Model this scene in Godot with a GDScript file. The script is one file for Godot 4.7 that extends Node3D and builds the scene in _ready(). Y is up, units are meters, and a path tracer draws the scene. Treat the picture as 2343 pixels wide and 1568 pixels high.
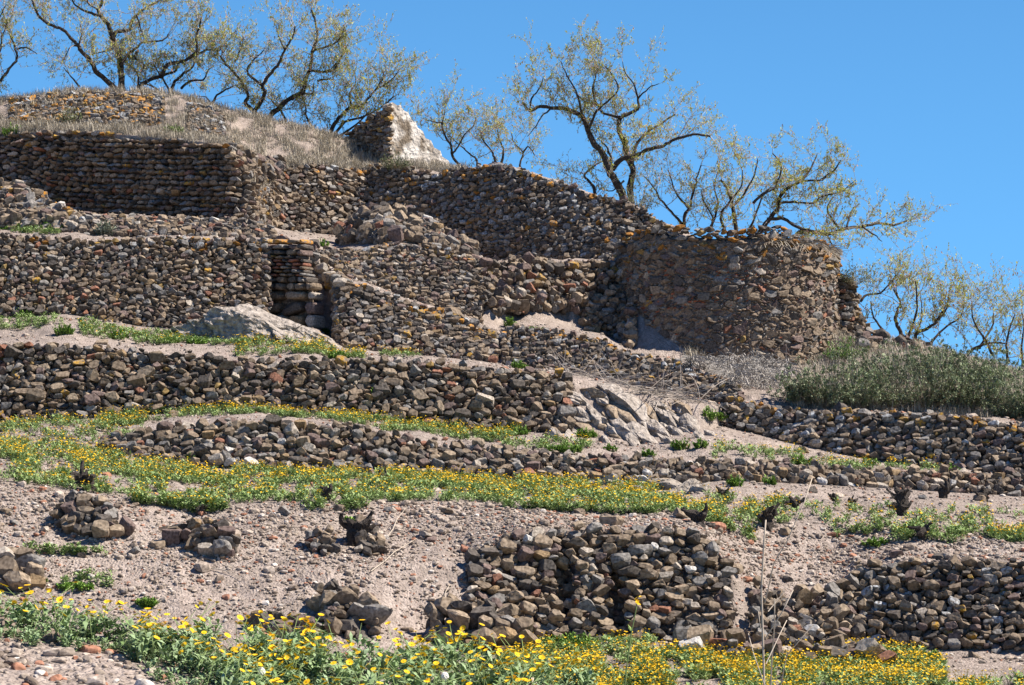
extends Node3D
# Terraced hillside with dry stone walls, a ruined round tower and almond trees.
# Photo pixels are read in a 2342 x 1568 frame; a pixel gives a direction, the distance comes from the terrain lines below.

const F := 5509.0
const CX := 1171.0
const CY := 784.0
const PITCH := 0.0698132
const SUN_TO := Vector3(0.61, 0.785, 0.07)

# ---------------------------------------------------------------- terrain lines: px, py, distance
var LINES := [
	[[-700,1700,23],[2650,1700,23]],
	[[-300,1500,26],[0,1480,26],[600,1470,26.5],[1000,1490,27],[1400,1500,27.5],[1650,1500,28],[1900,1515,28],[2342,1520,28],[2650,1525,28]],
	[[-300,1420,27],[0,1400,27.2],[300,1410,27.3],[700,1440,27.3],[1000,1440,28],[1060,1440,28.3],[1130,1452,28.5],[1400,1472,28.8],[1650,1470,29],[1720,1488,28.8],[1900,1490,29],[1950,1482,29.5],[2342,1490,28.9],[2650,1495,28.6]],
	[[-300,1280,28.8],[0,1270,28.6],[300,1280,28.6],[700,1290,28.6],[1000,1285,28.9],[1060,1300,28.9],[1090,1275,29.0],[1180,1220,29.4],[1400,1212,29.5],[1600,1220,29.6],[1660,1290,29.5],[1700,1340,29.7],[1760,1372,29.7],[1900,1365,30],[1955,1310,30.2],[2050,1288,30.0],[2342,1287,29.5],[2650,1287,29.2]],
	[[-300,1080,31],[0,1105,30.6],[200,1130,30.4],[450,1160,30.3],[700,1150,30.6],[1000,1150,31],[1300,1165,31.2],[1500,1175,31.3],[1700,1200,31.3],[1900,1200,31.8],[2100,1200,32],[2342,1225,32],[2650,1230,32]],
	[[-300,980,37],[0,1000,36.5],[240,1035,36],[450,1070,35.7],[700,1080,35.7],[900,1085,35.8],[1100,1095,36],[1300,1105,36],[1500,1118,36],[1650,1100,36.3],[1850,1108,36.6],[2000,1116,36.8],[2342,1137,37],[2650,1142,37]],
	[[-300,975,37.2],[0,992,36.8],[230,1016,36.3],[330,1000,36.4],[440,980,36.3],[600,968,36.3],[800,980,36.3],[900,1005,36.3],[1050,1030,36.5],[1300,1045,36.6],[1500,1060,36.6],[1700,1065,36.8],[1900,1080,37],[2342,1093,37.5],[2650,1097,37.5]],
	[[-300,960,40],[0,968,40],[150,962,40],[300,950,40],[560,938,40],[700,950,40],[900,968,40],[1080,985,40],[1280,990,40],[1450,1005,40],[1600,990,40.2],[1650,975,41.2],[1720,990,40.9],[1800,1012,40.5],[1950,1045,39.8],[2100,1070,39.1],[2342,1088,38.3],[2650,1094,37.8]],
	[[-300,785,40.6],[0,790,40.6],[200,797,40.6],[400,815,40.5],[600,832,40.5],[830,825,40.6],[1000,832,40.7],[1150,848,40.7],[1280,860,40.8],[1400,882,41],[1560,910,41.2],[1650,935,41],[1690,922,41.3],[1800,940,40.9],[2000,950,40.1],[2200,957,39.3],[2342,977,38.8],[2650,985,38.3]],
	[[-300,735,45],[0,728,45],[150,718,45],[330,748,44.8],[450,755,44.9],[606,742,45.1],[618,736,46.35],[735,745,46.05],[742,765,45.9],[762,775,45.8],[770,795,44.4],[900,808,44.3],[1140,832,44],[1155,836,44],[1280,850,43.5],[1400,880,43],[1560,905,42],[1640,925,41.7],[1690,918,41.3],[1800,932,41.2],[2000,942,41],[2342,967,40.8],[2650,975,40.8]],
	[[-300,545,46],[0,540,46],[200,555,46],[400,545,46],[610,552,46],[618,552,46.75],[700,558,46.7],[735,598,46.5],[742,690,46.3],[762,660,46.2],[770,645,45.3],[800,650,45.3],[930,690,45.2],[1060,730,45],[1140,770,44.7],[1155,757,44.7],[1250,757,44.5],[1380,780,44],[1420,808,43.6],[1540,832,43],[1590,850,42.7],[1680,880,42],[1700,905,41.8],[1800,895,42.5],[2000,890,43],[2342,905,43],[2650,915,43]],
	[[-300,525,48.5],[0,525,48.5],[250,542,48],[620,547,47.7],[720,585,47.3],[800,640,46.8],[930,684,46.5],[1060,722,46.2],[1100,742,46],[1140,760,46],[1160,748,46.3],[1250,743,47],[1380,765,47.7],[1430,790,47.4],[1445,800,46.9],[1540,820,46.6],[1700,838,46.55],[1900,834,47.3],[1960,812,47.2],[2100,828,46],[2342,885,46],[2650,900,46]],
	[[-300,430,50],[0,440,49.5],[60,455,49.3],[130,490,49],[350,502,48.7],[560,507,48.5],[620,530,48.4],[700,560,48.3],[760,580,48],[830,575,47.7],[900,560,47.7],[1000,570,47.6],[1090,597,47.5],[1150,602,47.8],[1250,597,48.3],[1390,600,48.6],[1450,602,48.8],[1520,640,49],[1900,760,48],[1960,797,47.5],[2050,797,48],[2342,870,48],[2650,890,48]],
	[[-300,425,56],[0,430,54.6],[60,450,54.2],[130,485,53.7],[350,497,52.3],[560,502,50.9],[600,515,52.8],[640,525,53.5],[780,540,54],[850,500,54.5],[1000,530,53.6],[1090,590,52.8],[1150,598,52.2],[1390,592,50.6],[1430,620,50.4],[1500,620,51],[1900,720,50],[1960,792,49],[2050,792,49],[2342,867,49],[2650,887,49]],
	[[-300,310,56.3],[0,305,54.9],[200,302,53.5],[400,320,52.2],[520,332,51.4],[545,380,51.3],[580,440,51.7],[620,420,53.5],[650,388,54],[700,377,54.2],[830,392,55],[900,387,54.7],[1020,402,54],[1080,387,53.6],[1150,380,53.1],[1220,402,52.6],[1290,422,52.2],[1350,447,51.8],[1440,462,51.2],[1480,490,51],[1540,522,50.8],[1600,560,51.5],[1900,700,50.5],[1960,790,49.5],[2050,790,49.5],[2342,865,49.5],[2650,885,49.5]],
	[[-300,290,57],[0,287,55.6],[200,292,54.6],[360,297,54.2],[500,320,53.8],[545,360,53.8],[600,380,54.3],[700,368,55],[830,386,55.8],[1020,398,55],[1150,377,54],[1220,399,53.5],[1350,444,52.8],[1540,520,52],[1960,788,50],[2050,788,50],[2342,863,50],[2650,883,50]],
	[[-300,245,58.5],[0,228,57.4],[150,210,57],[300,208,56.6],[400,217,56.5],[500,247,56.5],[600,273,56.5],[700,293,56.6],[790,323,57],[880,350,57.3],[1040,392,56.8],[1080,385,56],[1150,374,55],[1220,396,54.5],[1350,441,53.8],[1540,517,53],[1960,784,51],[2050,784,51],[2342,860,51],[2650,880,51]],
]
const COL0 := -700.0
const COLSTEP := 5.0
var NCOL := 0
var NL := 0
var tab: Array = []      # tab[line] = PackedVector2Array over columns of (distance, height)
var slope_cols: PackedFloat32Array

var M := {}
var SM: Array[Material] = []      # stone materials
var SHAPES: Array[Mesh] = []      # stone shapes
var used_names := {}
var nz := FastNoiseLite.new()
var nz2 := FastNoiseLite.new()

# ---------------------------------------------------------------- helpers
func ray(px: float, py: float) -> Vector3:
	var cx := (px - CX) / F
	var cy := (CY - py) / F
	var d := Vector3(cx, cy * cos(PITCH) + sin(PITCH), cy * sin(PITCH) - cos(PITCH))
	return d / -d.z

func pt(px: float, py: float, dist: float) -> Vector3:
	return ray(px, py) * dist

func side(px: float, _s: float) -> float:
	return ray(px, CY).x

func sample(line: Array, px: float) -> Vector2:
	if px <= line[0][0]:
		return Vector2(line[0][1], line[0][2])
	for i in range(1, line.size()):
		if px <= line[i][0]:
			var t: float = (px - line[i - 1][0]) / (line[i][0] - line[i - 1][0])
			return Vector2(lerpf(line[i - 1][1], line[i][1], t), lerpf(line[i - 1][2], line[i][2], t))
	var e: Array = line[line.size() - 1]
	return Vector2(e[1], e[2])

func build_table() -> void:
	NCOL = int((3050.0 - COL0) / COLSTEP) + 1
	for l in LINES.size():
		var a := PackedVector2Array()
		for c in NCOL:
			var px := COL0 + c * COLSTEP
			var v := sample(LINES[l], px)
			var d := v.y
			if l > 0:
				d = maxf(d, tab[l - 1][c].x + 0.04)
			var h: float = ray(px, v.x).y * d
			if l > 0:
				h = maxf(h, tab[l - 1][c].y + 0.005)
			a.append(Vector2(d, h))
		tab.append(a)
	# behind the crest the hill runs on nearly level, then drops away
	var b1 := PackedVector2Array()
	var b2 := PackedVector2Array()
	var b3 := PackedVector2Array()
	for c in NCOL:
		var k: Vector2 = tab[LINES.size() - 1][c]
		b1.append(k + Vector2(3.0, 0.05))
		b2.append(k + Vector2(9.0, -0.3))
		b3.append(k + Vector2(60.0, -14.0))
	tab.append(b1)
	tab.append(b2)
	tab.append(b3)
	NL = tab.size()

func prof(l: int, px: float) -> Vector2:
	var c := clampf((px - COL0) / COLSTEP, 0.0, NCOL - 1.001)
	var i := int(c)
	return tab[l][i].lerp(tab[l][i + 1], c - i)

# point on segment l..l+1 at fraction t
func on(px: float, l: int, t: float) -> Vector3:
	var v := prof(l, px).lerp(prof(l + 1, px), t)
	return Vector3(side(px, 0.0) * v.x, v.y, -v.x)

func bump(p: Vector3) -> float:
	return nz.get_noise_2d(p.x * 1.0, p.z * 1.0) * 0.10 + nz2.get_noise_2d(p.x, p.z) * 0.035

func on_ground(px: float, l: int, t: float) -> Vector3:
	var p := on(px, l, t)
	if not is_wall(l, px):
		p.y += bump(p) * clampf(minf(t, 1.0 - t) * 5.0, 0.0, 1.0)
	return p

# visible terrain point under a photo pixel
func at(px: float, py: float) -> Vector3:
	var s := ray(px, py).y
	for l in range(0, NL - 1):
		var a := prof(l, px)
		var b := prof(l + 1, px)
		var ea := a.y - s * a.x
		var eb := b.y - s * b.x
		if ea <= 0.0 and eb > 0.0:
			return on_ground(px, l, -ea / (eb - ea))
	return pt(px, py, 55.0)

func numbered(n: String) -> String:
	var k: int = used_names.get(n, 0)
	used_names[n] = k + 1
	return n if k == 0 else "%s_%03d" % [n, k]

func tag(o: Node, label: String, category: String, group := "", kind := "") -> Node:
	o.set_meta("label", label)
	if category:
		o.set_meta("category", category)
	if group:
		o.set_meta("group", group)
	if kind:
		o.set_meta("kind", kind)
	return o

func thing(called: String, where: Vector3, label: String, category: String, group := "") -> Node3D:
	var o := Node3D.new()
	o.name = numbered(called)
	add_child(o)
	o.position = where
	tag(o, label, category, group, "thing")
	return o

func part(parent: Node, called: String, mesh: Mesh, mat: Material, where := Transform3D()) -> MeshInstance3D:
	var o := MeshInstance3D.new()
	o.name = called if parent != self else numbered(called)
	o.mesh = mesh
	if mat:
		o.material_override = mat
	o.transform = where
	parent.add_child(o, true)
	return o

func multi(parent: Node, called: String, mesh: Mesh, mat: Material, xf: Array, cols: Array = []) -> MultiMeshInstance3D:
	var mm := MultiMesh.new()
	mm.transform_format = MultiMesh.TRANSFORM_3D
	mm.use_colors = cols.size() > 0
	mm.mesh = mesh
	mm.instance_count = xf.size()
	for i in xf.size():
		mm.set_instance_transform(i, xf[i])
		if cols.size():
			mm.set_instance_color(i, cols[i])
	var o := MultiMeshInstance3D.new()
	o.name = called if parent != self else numbered(called)
	o.multimesh = mm
	o.material_override = mat
	o.set_meta("kind", "stuff")
	parent.add_child(o, true)
	return o

func rng(s: int) -> RandomNumberGenerator:
	var r := RandomNumberGenerator.new()
	r.seed = s * 7919 + 13
	return r

func lin(r: float, g: float, b: float) -> Color:
	return Color(r, g, b).linear_to_srgb()

func noise_tex(kind: int, freq: float, oct: int, lo: Color, mid: Color, hi: Color, size := 512, sd := 1, p1 := 0.0, p2 := 0.5, p3 := 1.0) -> NoiseTexture2D:
	var n := FastNoiseLite.new()
	n.noise_type = kind
	n.frequency = freq
	n.seed = sd
	n.fractal_octaves = oct
	if kind == FastNoiseLite.TYPE_CELLULAR:
		n.cellular_return_type = FastNoiseLite.RETURN_CELL_VALUE
		n.fractal_type = FastNoiseLite.FRACTAL_NONE
	var t := NoiseTexture2D.new()
	t.width = size
	t.height = size
	t.seamless = true
	t.noise = n
	var g := Gradient.new()
	g.offsets = PackedFloat32Array([p1, p2, p3])
	g.colors = PackedColorArray([lo, mid, hi])
	t.color_ramp = g
	return t

func plain(c: Color, rough := 0.9, back := 0.0) -> StandardMaterial3D:
	var m := StandardMaterial3D.new()
	m.albedo_color = c
	m.roughness = rough
	m.metallic_specular = 0.3
	if back > 0.0:
		m.backlight_enabled = true
		m.backlight = Color(back, back, back)
	return m

func vcol(rough := 0.85, back := 0.0) -> StandardMaterial3D:
	var m := plain(Color.WHITE, rough, back)
	m.vertex_color_use_as_albedo = true
	m.cull_mode = BaseMaterial3D.CULL_DISABLED
	return m

# ---------------------------------------------------------------- stone shapes
func icosphere(level: int) -> Array:
	var t := (1.0 + sqrt(5.0)) / 2.0
	var v: Array[Vector3] = []
	for q in [[-1, t, 0], [1, t, 0], [-1, -t, 0], [1, -t, 0], [0, -1, t], [0, 1, t], [0, -1, -t], [0, 1, -t], [t, 0, -1], [t, 0, 1], [-t, 0, -1], [-t, 0, 1]]:
		v.append(Vector3(q[0], q[1], q[2]).normalized())
	var f: Array = [[0, 11, 5], [0, 5, 1], [0, 1, 7], [0, 7, 10], [0, 10, 11], [1, 5, 9], [5, 11, 4], [11, 10, 2], [10, 7, 6], [7, 1, 8], [3, 9, 4], [3, 4, 2], [3, 2, 6], [3, 6, 8], [3, 8, 9], [4, 9, 5], [2, 4, 11], [6, 2, 10], [8, 6, 7], [9, 8, 1]]
	for k in level:
		var mid := {}
		var nf: Array = []
		for tri in f:
			var m := []
			for e in 3:
				var a: int = tri[e]
				var b: int = tri[(e + 1) % 3]
				var key := mini(a, b) * 100000 + maxi(a, b)
				if not mid.has(key):
					mid[key] = v.size()
					v.append(((v[a] + v[b]) * 0.5).normalized())
				m.append(mid[key])
			nf.append([tri[0], m[0], m[2]])
			nf.append([tri[1], m[1], m[0]])
			nf.append([tri[2], m[2], m[1]])
			nf.append([m[0], m[1], m[2]])
		f = nf
	return [v, f]

func tri_mesh(v: Array, f: Array, flat: bool) -> ArrayMesh:
	var st := SurfaceTool.new()
	st.begin(Mesh.PRIMITIVE_TRIANGLES)
	st.set_smooth_group(-1 if flat else 0)
	for tri in f:
		st.add_vertex(v[tri[0]])
		st.add_vertex(v[tri[2]])
		st.add_vertex(v[tri[1]])
	st.generate_normals()
	return st.commit()

# a stone of half extents 1: a ball cut by planes, so that it has faces and edges
func stone_shape(sd: int, cuts: int, lo: float, hi: float, rough: float, level := 2, flat := true, power := 3.0, bedded := false) -> ArrayMesh:
	var r := rng(sd)
	var ico := icosphere(level)
	var v: Array = ico[0].duplicate()
	var pl := []
	for i in cuts:
		pl.append([Vector3(r.randfn(), r.randfn(), r.randfn()).normalized(), r.randf_range(lo, hi)])
	if bedded:       # flat faces to the front and the bedding planes
		for q in [[Vector3.BACK, 0.62], [Vector3.FORWARD, 0.62], [Vector3.UP, 0.72], [Vector3.DOWN, 0.72]]:
			pl.append([(q[0] + Vector3(r.randfn(), r.randfn(), r.randfn()) * 0.16).normalized(), q[1] * r.randf_range(0.85, 1.1)])
	var n := FastNoiseLite.new()
	n.seed = sd
	n.frequency = 0.9
	var lo3 := Vector3.ONE * 9.0
	var hi3 := -lo3
	for i in v.size():
		var p: Vector3 = v[i]
		p /= pow(pow(absf(p.x), power) + pow(absf(p.y), power) + pow(absf(p.z), power), 1.0 / power)
		for q in pl:
			var over: float = p.dot(q[0]) - q[1]
			if over > 0.0:
				p -= q[0] * over
		p *= 1.0 + rough * n.get_noise_3dv(p * 2.0) + rough * 0.5 * n.get_noise_3dv(p * 5.0)
		v[i] = p
		lo3 = lo3.min(p)
		hi3 = hi3.max(p)
	var mid := (lo3 + hi3) * 0.5
	var ext := (hi3 - lo3) * 0.5
	for i in v.size():
		v[i] = (v[i] - mid) / ext
	return tri_mesh(v, ico[1], flat)

# ---------------------------------------------------------------- materials
func make_materials() -> void:
	var grain := noise_tex(FastNoiseLite.TYPE_SIMPLEX, 0.018, 5, Color(0.58, 0.57, 0.56), Color(0.85, 0.84, 0.83), Color(1, 1, 1), 512, 3, 0.15, 0.5, 0.85)
	var bumps := noise_tex(FastNoiseLite.TYPE_SIMPLEX, 0.03, 5, Color.BLACK, Color(0.5, 0.5, 0.5), Color.WHITE, 512, 4)
	var mask_o := noise_tex(FastNoiseLite.TYPE_SIMPLEX, 0.012, 4, Color.BLACK, Color.BLACK, Color.WHITE, 512, 8, 0.0, 0.46, 0.52)
	var mask_g := noise_tex(FastNoiseLite.TYPE_SIMPLEX, 0.016, 5, Color.BLACK, Color.BLACK, Color.WHITE, 512, 9, 0.0, 0.50, 0.57)
	var orange := noise_tex(FastNoiseLite.TYPE_SIMPLEX, 0.05, 3, lin(0.30, 0.12, 0.015), lin(0.48, 0.215, 0.025), lin(0.55, 0.30, 0.06), 128, 10)
	var ochre := noise_tex(FastNoiseLite.TYPE_SIMPLEX, 0.05, 3, lin(0.26, 0.14, 0.02), lin(0.40, 0.23, 0.035), lin(0.46, 0.30, 0.08), 128, 12)
	var palegrey := noise_tex(FastNoiseLite.TYPE_SIMPLEX, 0.05, 3, lin(0.28, 0.30, 0.31), lin(0.40, 0.42, 0.43), lin(0.52, 0.54, 0.55), 128, 11)
	var base := [
		[0.255, 0.200, 0.145], [0.36, 0.285, 0.205], [0.27, 0.255, 0.235], [0.135, 0.118, 0.102], [0.215, 0.160, 0.140], [0.33, 0.165, 0.11],
		[0.47, 0.415, 0.345], [0.33, 0.235, 0.135], [0.27, 0.22, 0.165], [0.22, 0.20, 0.18], [0.62, 0.60, 0.56], [0.36, 0.165, 0.11], [0.24, 0.20, 0.16]]
	for i in base.size():
		var c: Array = base[i]
		var m := plain(lin(c[0] * 1.02, c[1] * 1.03, c[2] * 1.05), 0.92)
		m.albedo_texture = grain
		m.uv1_triplanar = true
		m.uv1_world_triplanar = true
		m.uv1_scale = Vector3.ONE * (1.6 + 0.13 * i)
		m.uv1_offset = Vector3(0.37 * i, 0.21 * i, 0.11 * i)
		m.detail_uv_layer = BaseMaterial3D.DETAIL_UV_2
		m.uv2_triplanar = true
		m.uv2_world_triplanar = true
		m.uv2_scale = Vector3.ONE * 3.1
		if i in [8, 9, 12]:
			m.detail_enabled = true
			m.detail_albedo = orange if i == 8 else palegrey if i == 9 else ochre
			m.detail_mask = mask_o if i != 9 else mask_g
			m.detail_blend_mode = BaseMaterial3D.BLEND_MODE_MIX
			m.uv1_scale = Vector3.ONE * 1.9
		SM.append(m)
	# loose copies of stones: colour comes with the copy
	var mi := vcol(0.92)
	mi.albedo_texture = grain
	mi.uv1_triplanar = true
	mi.uv1_world_triplanar = true
	mi.uv1_scale = Vector3.ONE * 2.2
	M.copy = mi
	# soil
	var s := vcol(0.96)
	s.albedo_texture = noise_tex(FastNoiseLite.TYPE_SIMPLEX, 0.012, 6, Color(0.82, 0.81, 0.80), Color(0.93, 0.92, 0.92), Color(1, 1, 1), 1024, 21, 0.2, 0.5, 0.8)
	s.uv1_triplanar = true
	s.uv1_world_triplanar = true
	s.uv1_scale = Vector3.ONE * 0.41
	s.detail_enabled = true
	s.detail_albedo = noise_tex(FastNoiseLite.TYPE_CELLULAR, 0.09, 1, Color(0.74, 0.73, 0.72), Color(0.93, 0.92, 0.92), Color(1, 1, 1), 1024, 22)
	s.detail_blend_mode = BaseMaterial3D.BLEND_MODE_MUL
	s.detail_uv_layer = BaseMaterial3D.DETAIL_UV_2
	s.uv2_triplanar = true
	s.uv2_world_triplanar = true
	s.uv2_scale = Vector3.ONE * 0.55
	s.heightmap_enabled = true
	s.heightmap_texture = noise_tex(FastNoiseLite.TYPE_SIMPLEX, 0.05, 5, Color.BLACK, Color(0.5, 0.5, 0.5), Color.WHITE, 1024, 23)
	s.heightmap_scale = 2.5
	M.soil = s
	M.leaf = vcol(0.65, 0.35)
	M.tree_leaf = vcol(0.6, 0.7)
	M.dry = vcol(0.9, 0.15)
	M.petal = vcol(0.7, 0.3)
	var bark := plain(lin(0.095, 0.08, 0.068), 0.95)
	bark.albedo_texture = grain
	bark.uv1_triplanar = true
	bark.uv1_world_triplanar = true
	bark.uv1_scale = Vector3(3, 1, 3)
	bark.heightmap_enabled = true
	bark.heightmap_texture = bumps
	bark.heightmap_scale = 2.0
	M.bark = bark
	var twig := plain(lin(0.38, 0.335, 0.30), 0.9)
	M.twig = twig
	var stump := plain(lin(0.10, 0.086, 0.075), 0.95)
	stump.albedo_texture = grain
	stump.uv1_triplanar = true
	stump.uv1_world_triplanar = true
	stump.uv1_scale = Vector3.ONE * 4.0
	stump.heightmap_enabled = true
	stump.heightmap_texture = bumps
	stump.heightmap_scale = 2.5
	M.stump = stump
	var pl := plain(lin(0.60, 0.565, 0.515), 0.9)
	pl.albedo_texture = noise_tex(FastNoiseLite.TYPE_SIMPLEX, 0.010, 6, lin(0.26, 0.22, 0.18), lin(0.62, 0.58, 0.53), Color(1, 1, 1), 512, 31, 0.30, 0.46, 0.56)
	pl.uv1_triplanar = true
	pl.uv1_world_triplanar = true
	pl.uv1_scale = Vector3(0.5, 0.33, 0.5)
	pl.heightmap_enabled = true
	pl.heightmap_texture = bumps
	pl.heightmap_scale = 4.0
	M.plaster = pl
	var mo := plain(lin(0.36, 0.285, 0.225), 0.95)
	mo.albedo_texture = grain
	mo.uv1_triplanar = true
	mo.uv1_world_triplanar = true
	mo.uv1_scale = Vector3.ONE * 1.1
	mo.heightmap_enabled = true
	mo.heightmap_texture = bumps
	mo.heightmap_scale = 5.0
	M.mortar = mo
	var rk := plain(lin(0.44, 0.395, 0.35), 0.9)
	rk.albedo_texture = grain
	rk.uv1_triplanar = true
	rk.uv1_world_triplanar = true
	rk.uv1_scale = Vector3.ONE * 0.8
	rk.heightmap_enabled = true
	rk.heightmap_texture = bumps
	rk.heightmap_scale = 4.0
	M.rock = rk
	var ro := rk.duplicate() as StandardMaterial3D
	ro.detail_enabled = true
	ro.detail_albedo = ochre
	ro.detail_mask = mask_o
	ro.detail_uv_layer = BaseMaterial3D.DETAIL_UV_2
	ro.uv2_triplanar = true
	ro.uv2_world_triplanar = true
	M.rock_ochre = ro
	var rd := rk.duplicate() as StandardMaterial3D
	rd.albedo_color = lin(0.41, 0.365, 0.31)
	M.rock_dull = rd
	M.straw = plain(lin(0.42, 0.36, 0.29), 0.85)
	for i in 26:
		if i % 2:
			SHAPES.append(stone_shape(100 + i, 13, 0.45, 0.9, 0.05, 2, true, 2.6, true))
		else:
			SHAPES.append(stone_shape(100 + i, 9, 0.6, 1.0, 0.08, 2, true, 3.2, true))

# ---------------------------------------------------------------- terrain
const WALL_SEG := {2: [[1072, 1662], [1712, 1945], [1955, 3050]], 5: [[235, 3050]], 7: [[-700, 1300], [1655, 3050]], 9: [[-700, 612], [768, 1146], [1152, 1700]], 11: [[-700, 628], [740, 1450]], 13: [[-700, 1560]]}
func is_wall(l: int, px: float) -> bool:
	for q in WALL_SEG.get(l, []):
		if px >= q[0] and px <= q[1]:
			return true
	return false

func soil_color(p: Vector3, l: int, px: float) -> Color:
	var a := nz.get_noise_2d(p.x * 0.7 + 40.0, p.z * 0.7)
	var b := nz2.get_noise_2d(p.x * 0.5, p.z * 0.5 + 70.0)
	var c := Color(0.405, 0.35, 0.305)
	return c * (1.0 + 0.22 * a + 0.14 * b)

func grid_mesh(cols: Array, colors: Array) -> ArrayMesh:
	var w: int = cols.size()
	var h: int = cols[0].size()
	var v := PackedVector3Array()
	var c := PackedColorArray()
	var n := PackedVector3Array()
	var idx := PackedInt32Array()
	for i in w:
		v.append_array(cols[i])
		c.append_array(colors[i])
	for i in w:
		for j in h:
			var dx: Vector3 = cols[mini(i + 1, w - 1)][j] - cols[maxi(i - 1, 0)][j]
			var dy: Vector3 = cols[i][mini(j + 1, h - 1)] - cols[i][maxi(j - 1, 0)]
			n.append(dx.cross(dy).normalized())
	for i in w - 1:
		for j in h - 1:
			var a := i * h + j
			var b := a + h
			for q in [a, a + 1, b, b, a + 1, b + 1]:
				idx.append(q)
	var arr := []
	arr.resize(Mesh.ARRAY_MAX)
	arr[Mesh.ARRAY_VERTEX] = v
	arr[Mesh.ARRAY_NORMAL] = n
	arr[Mesh.ARRAY_COLOR] = c
	arr[Mesh.ARRAY_INDEX] = idx
	var m := ArrayMesh.new()
	m.add_surface_from_arrays(Mesh.PRIMITIVE_TRIANGLES, arr)
	return m

func build_terrain() -> void:
	var sub := [10, 6, 8, 16, 18, 4, 14, 6, 16, 8, 14, 8, 14, 8, 6, 12, 8, 6, 10]
	var cols := []
	var colors := []
	for ci in range(0, NCOL, 2):
		var px := COL0 + ci * COLSTEP
		var vv := PackedVector3Array()
		var cc := PackedColorArray()
		for l in NL - 1:
			var n: int = sub[l]
			for k in n + (1 if l == NL - 2 else 0):
				var t := float(k) / n
				var p := on_ground(px, l, t)
				if l == 11 and px > 1090.0 and px < 1460.0:     # crumbling earth bank beside the tower
					var e := nz.get_noise_2d(p.x * 1.8, p.y * 1.8) * 0.9 + nz2.get_noise_2d(p.x * 1.4, p.y * 1.4) * 0.25 - 0.25
					p.z += e * sin(t * PI) * smoothstep(1090.0, 1130.0, px) * (1.0 - smoothstep(1430.0, 1460.0, px))
				if is_wall(l, px):       # the fill behind the stones stands a little back
					p.z -= 0.22 * clampf(minf(t, 1.0 - t) * 6.0, 0.0, 1.0)
					if l == 2: p.z -= cleft(px, t)
				vv.append(p)
				cc.append(soil_color(p, l, px))
		cols.append(vv)
		colors.append(cc)
	var o := part(self, "hillside", grid_mesh(cols, colors), M.soil)
	tag(o, "stony brown terraced hillside of bare soil", "hillside", "", "structure")
	# the near bank at the photographer's feet, and the valley floor it falls to
	cols = []
	colors = []
	for i in 150:
		var px := -1400.0 + i * 35.0
		var vv := PackedVector3Array()
		var cc := PackedColorArray()
		for j in BANKROWS:
			var p := bank(px, j)
			vv.append(p)
			cc.append(Color(0.405, 0.35, 0.305) * (1.0 + 0.2 * nz.get_noise_2d(p.x * 2.0, p.z * 2.0)))
		cols.append(vv)
		colors.append(cc)
	o = part(self, "near_bank", grid_mesh(cols, colors), M.soil)
	tag(o, "near earth bank strewn with small stones", "bank", "", "structure")
	var pm := PlaneMesh.new()
	pm.size = Vector2(900, 900)
	o = part(self, "ground", pm, plain(lin(0.30, 0.26, 0.2), 1.0), Transform3D(Basis(), Vector3(0, -16.5, -60)))
	tag(o, "valley ground far below the hillside", "ground", "", "structure")

const BANKROWS := 40
var BANK := [[-1400,1400,11],[-300,1405,11],[0,1425,11],[300,1463,11],[600,1492,11],[900,1504,11],[1100,1530,11],[1300,1572,11],[1500,1622,11],[1800,1680,11],[2650,1760,11],[3900,1800,11]]
func bank(px: float, j: int) -> Vector3:
	var k := sample(BANK, px)
	var crest := pt(px, k.x, k.y)
	var sx := side(px, 0)
	var front := Vector3(sx * 8.6, crest.y - 0.52, -8.6)
	var p: Vector3
	if j < 4:
		p = Vector3(sx * 8.6, -1.7, 14.0).lerp(front, j / 4.0)
	elif j < 30:
		var t := (j - 4) / 25.0
		p = front.lerp(crest, t)
		p.y += 0.06 * sin(t * PI)
	else:
		var t := (j - 29) / 10.0
		var a := Vector3(sx * 13.5, crest.y - 1.5, -13.5)
		var b := Vector3(sx * 23.2, -2.45, -23.2)
		p = crest.lerp(a, t * 2.0) if t < 0.5 else a.lerp(b, t * 2.0 - 1.0)
	p.y += nz.get_noise_2d(p.x * 2.5, p.z * 2.5) * 0.03
	return p

func bank_at(px: float, t: float) -> Vector3:   # t 0..1 from the lower edge to the crest
	var f := 4.0 + t * 25.0
	return bank(px, int(f)).lerp(bank(px, int(f) + 1), f - int(f))

# ---------------------------------------------------------------- dry stone walls
const PAL := {
	"brown": [[0, 30], [1, 16], [2, 14], [3, 22], [4, 10], [5, 2], [6, 5], [7, 2], [12, 2]],
	"pale": [[0, 30], [1, 20], [2, 14], [3, 16], [4, 10], [5, 2], [6, 8], [7, 2], [10, 1]],
	"grey": [[0, 26], [1, 10], [2, 18], [3, 22], [4, 8], [9, 18], [8, 4]],
	"lichen": [[8, 20], [12, 9], [9, 14], [0, 28], [2, 16], [3, 16]],
	"right": [[0, 30], [1, 12], [2, 16], [3, 22], [4, 10], [9, 7], [12, 3], [6, 3]],
	"tower": [[0, 34], [1, 20], [2, 14], [3, 12], [4, 12], [5, 2], [6, 4], [12, 1]],
}
func pick(r: RandomNumberGenerator, pal: String) -> int:
	var tot := 0
	for q in PAL[pal]:
		tot += q[1]
	var x := r.randf() * tot
	for q in PAL[pal]:
		x -= q[1]
		if x <= 0.0:
			return q[0]
	return 0

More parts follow.
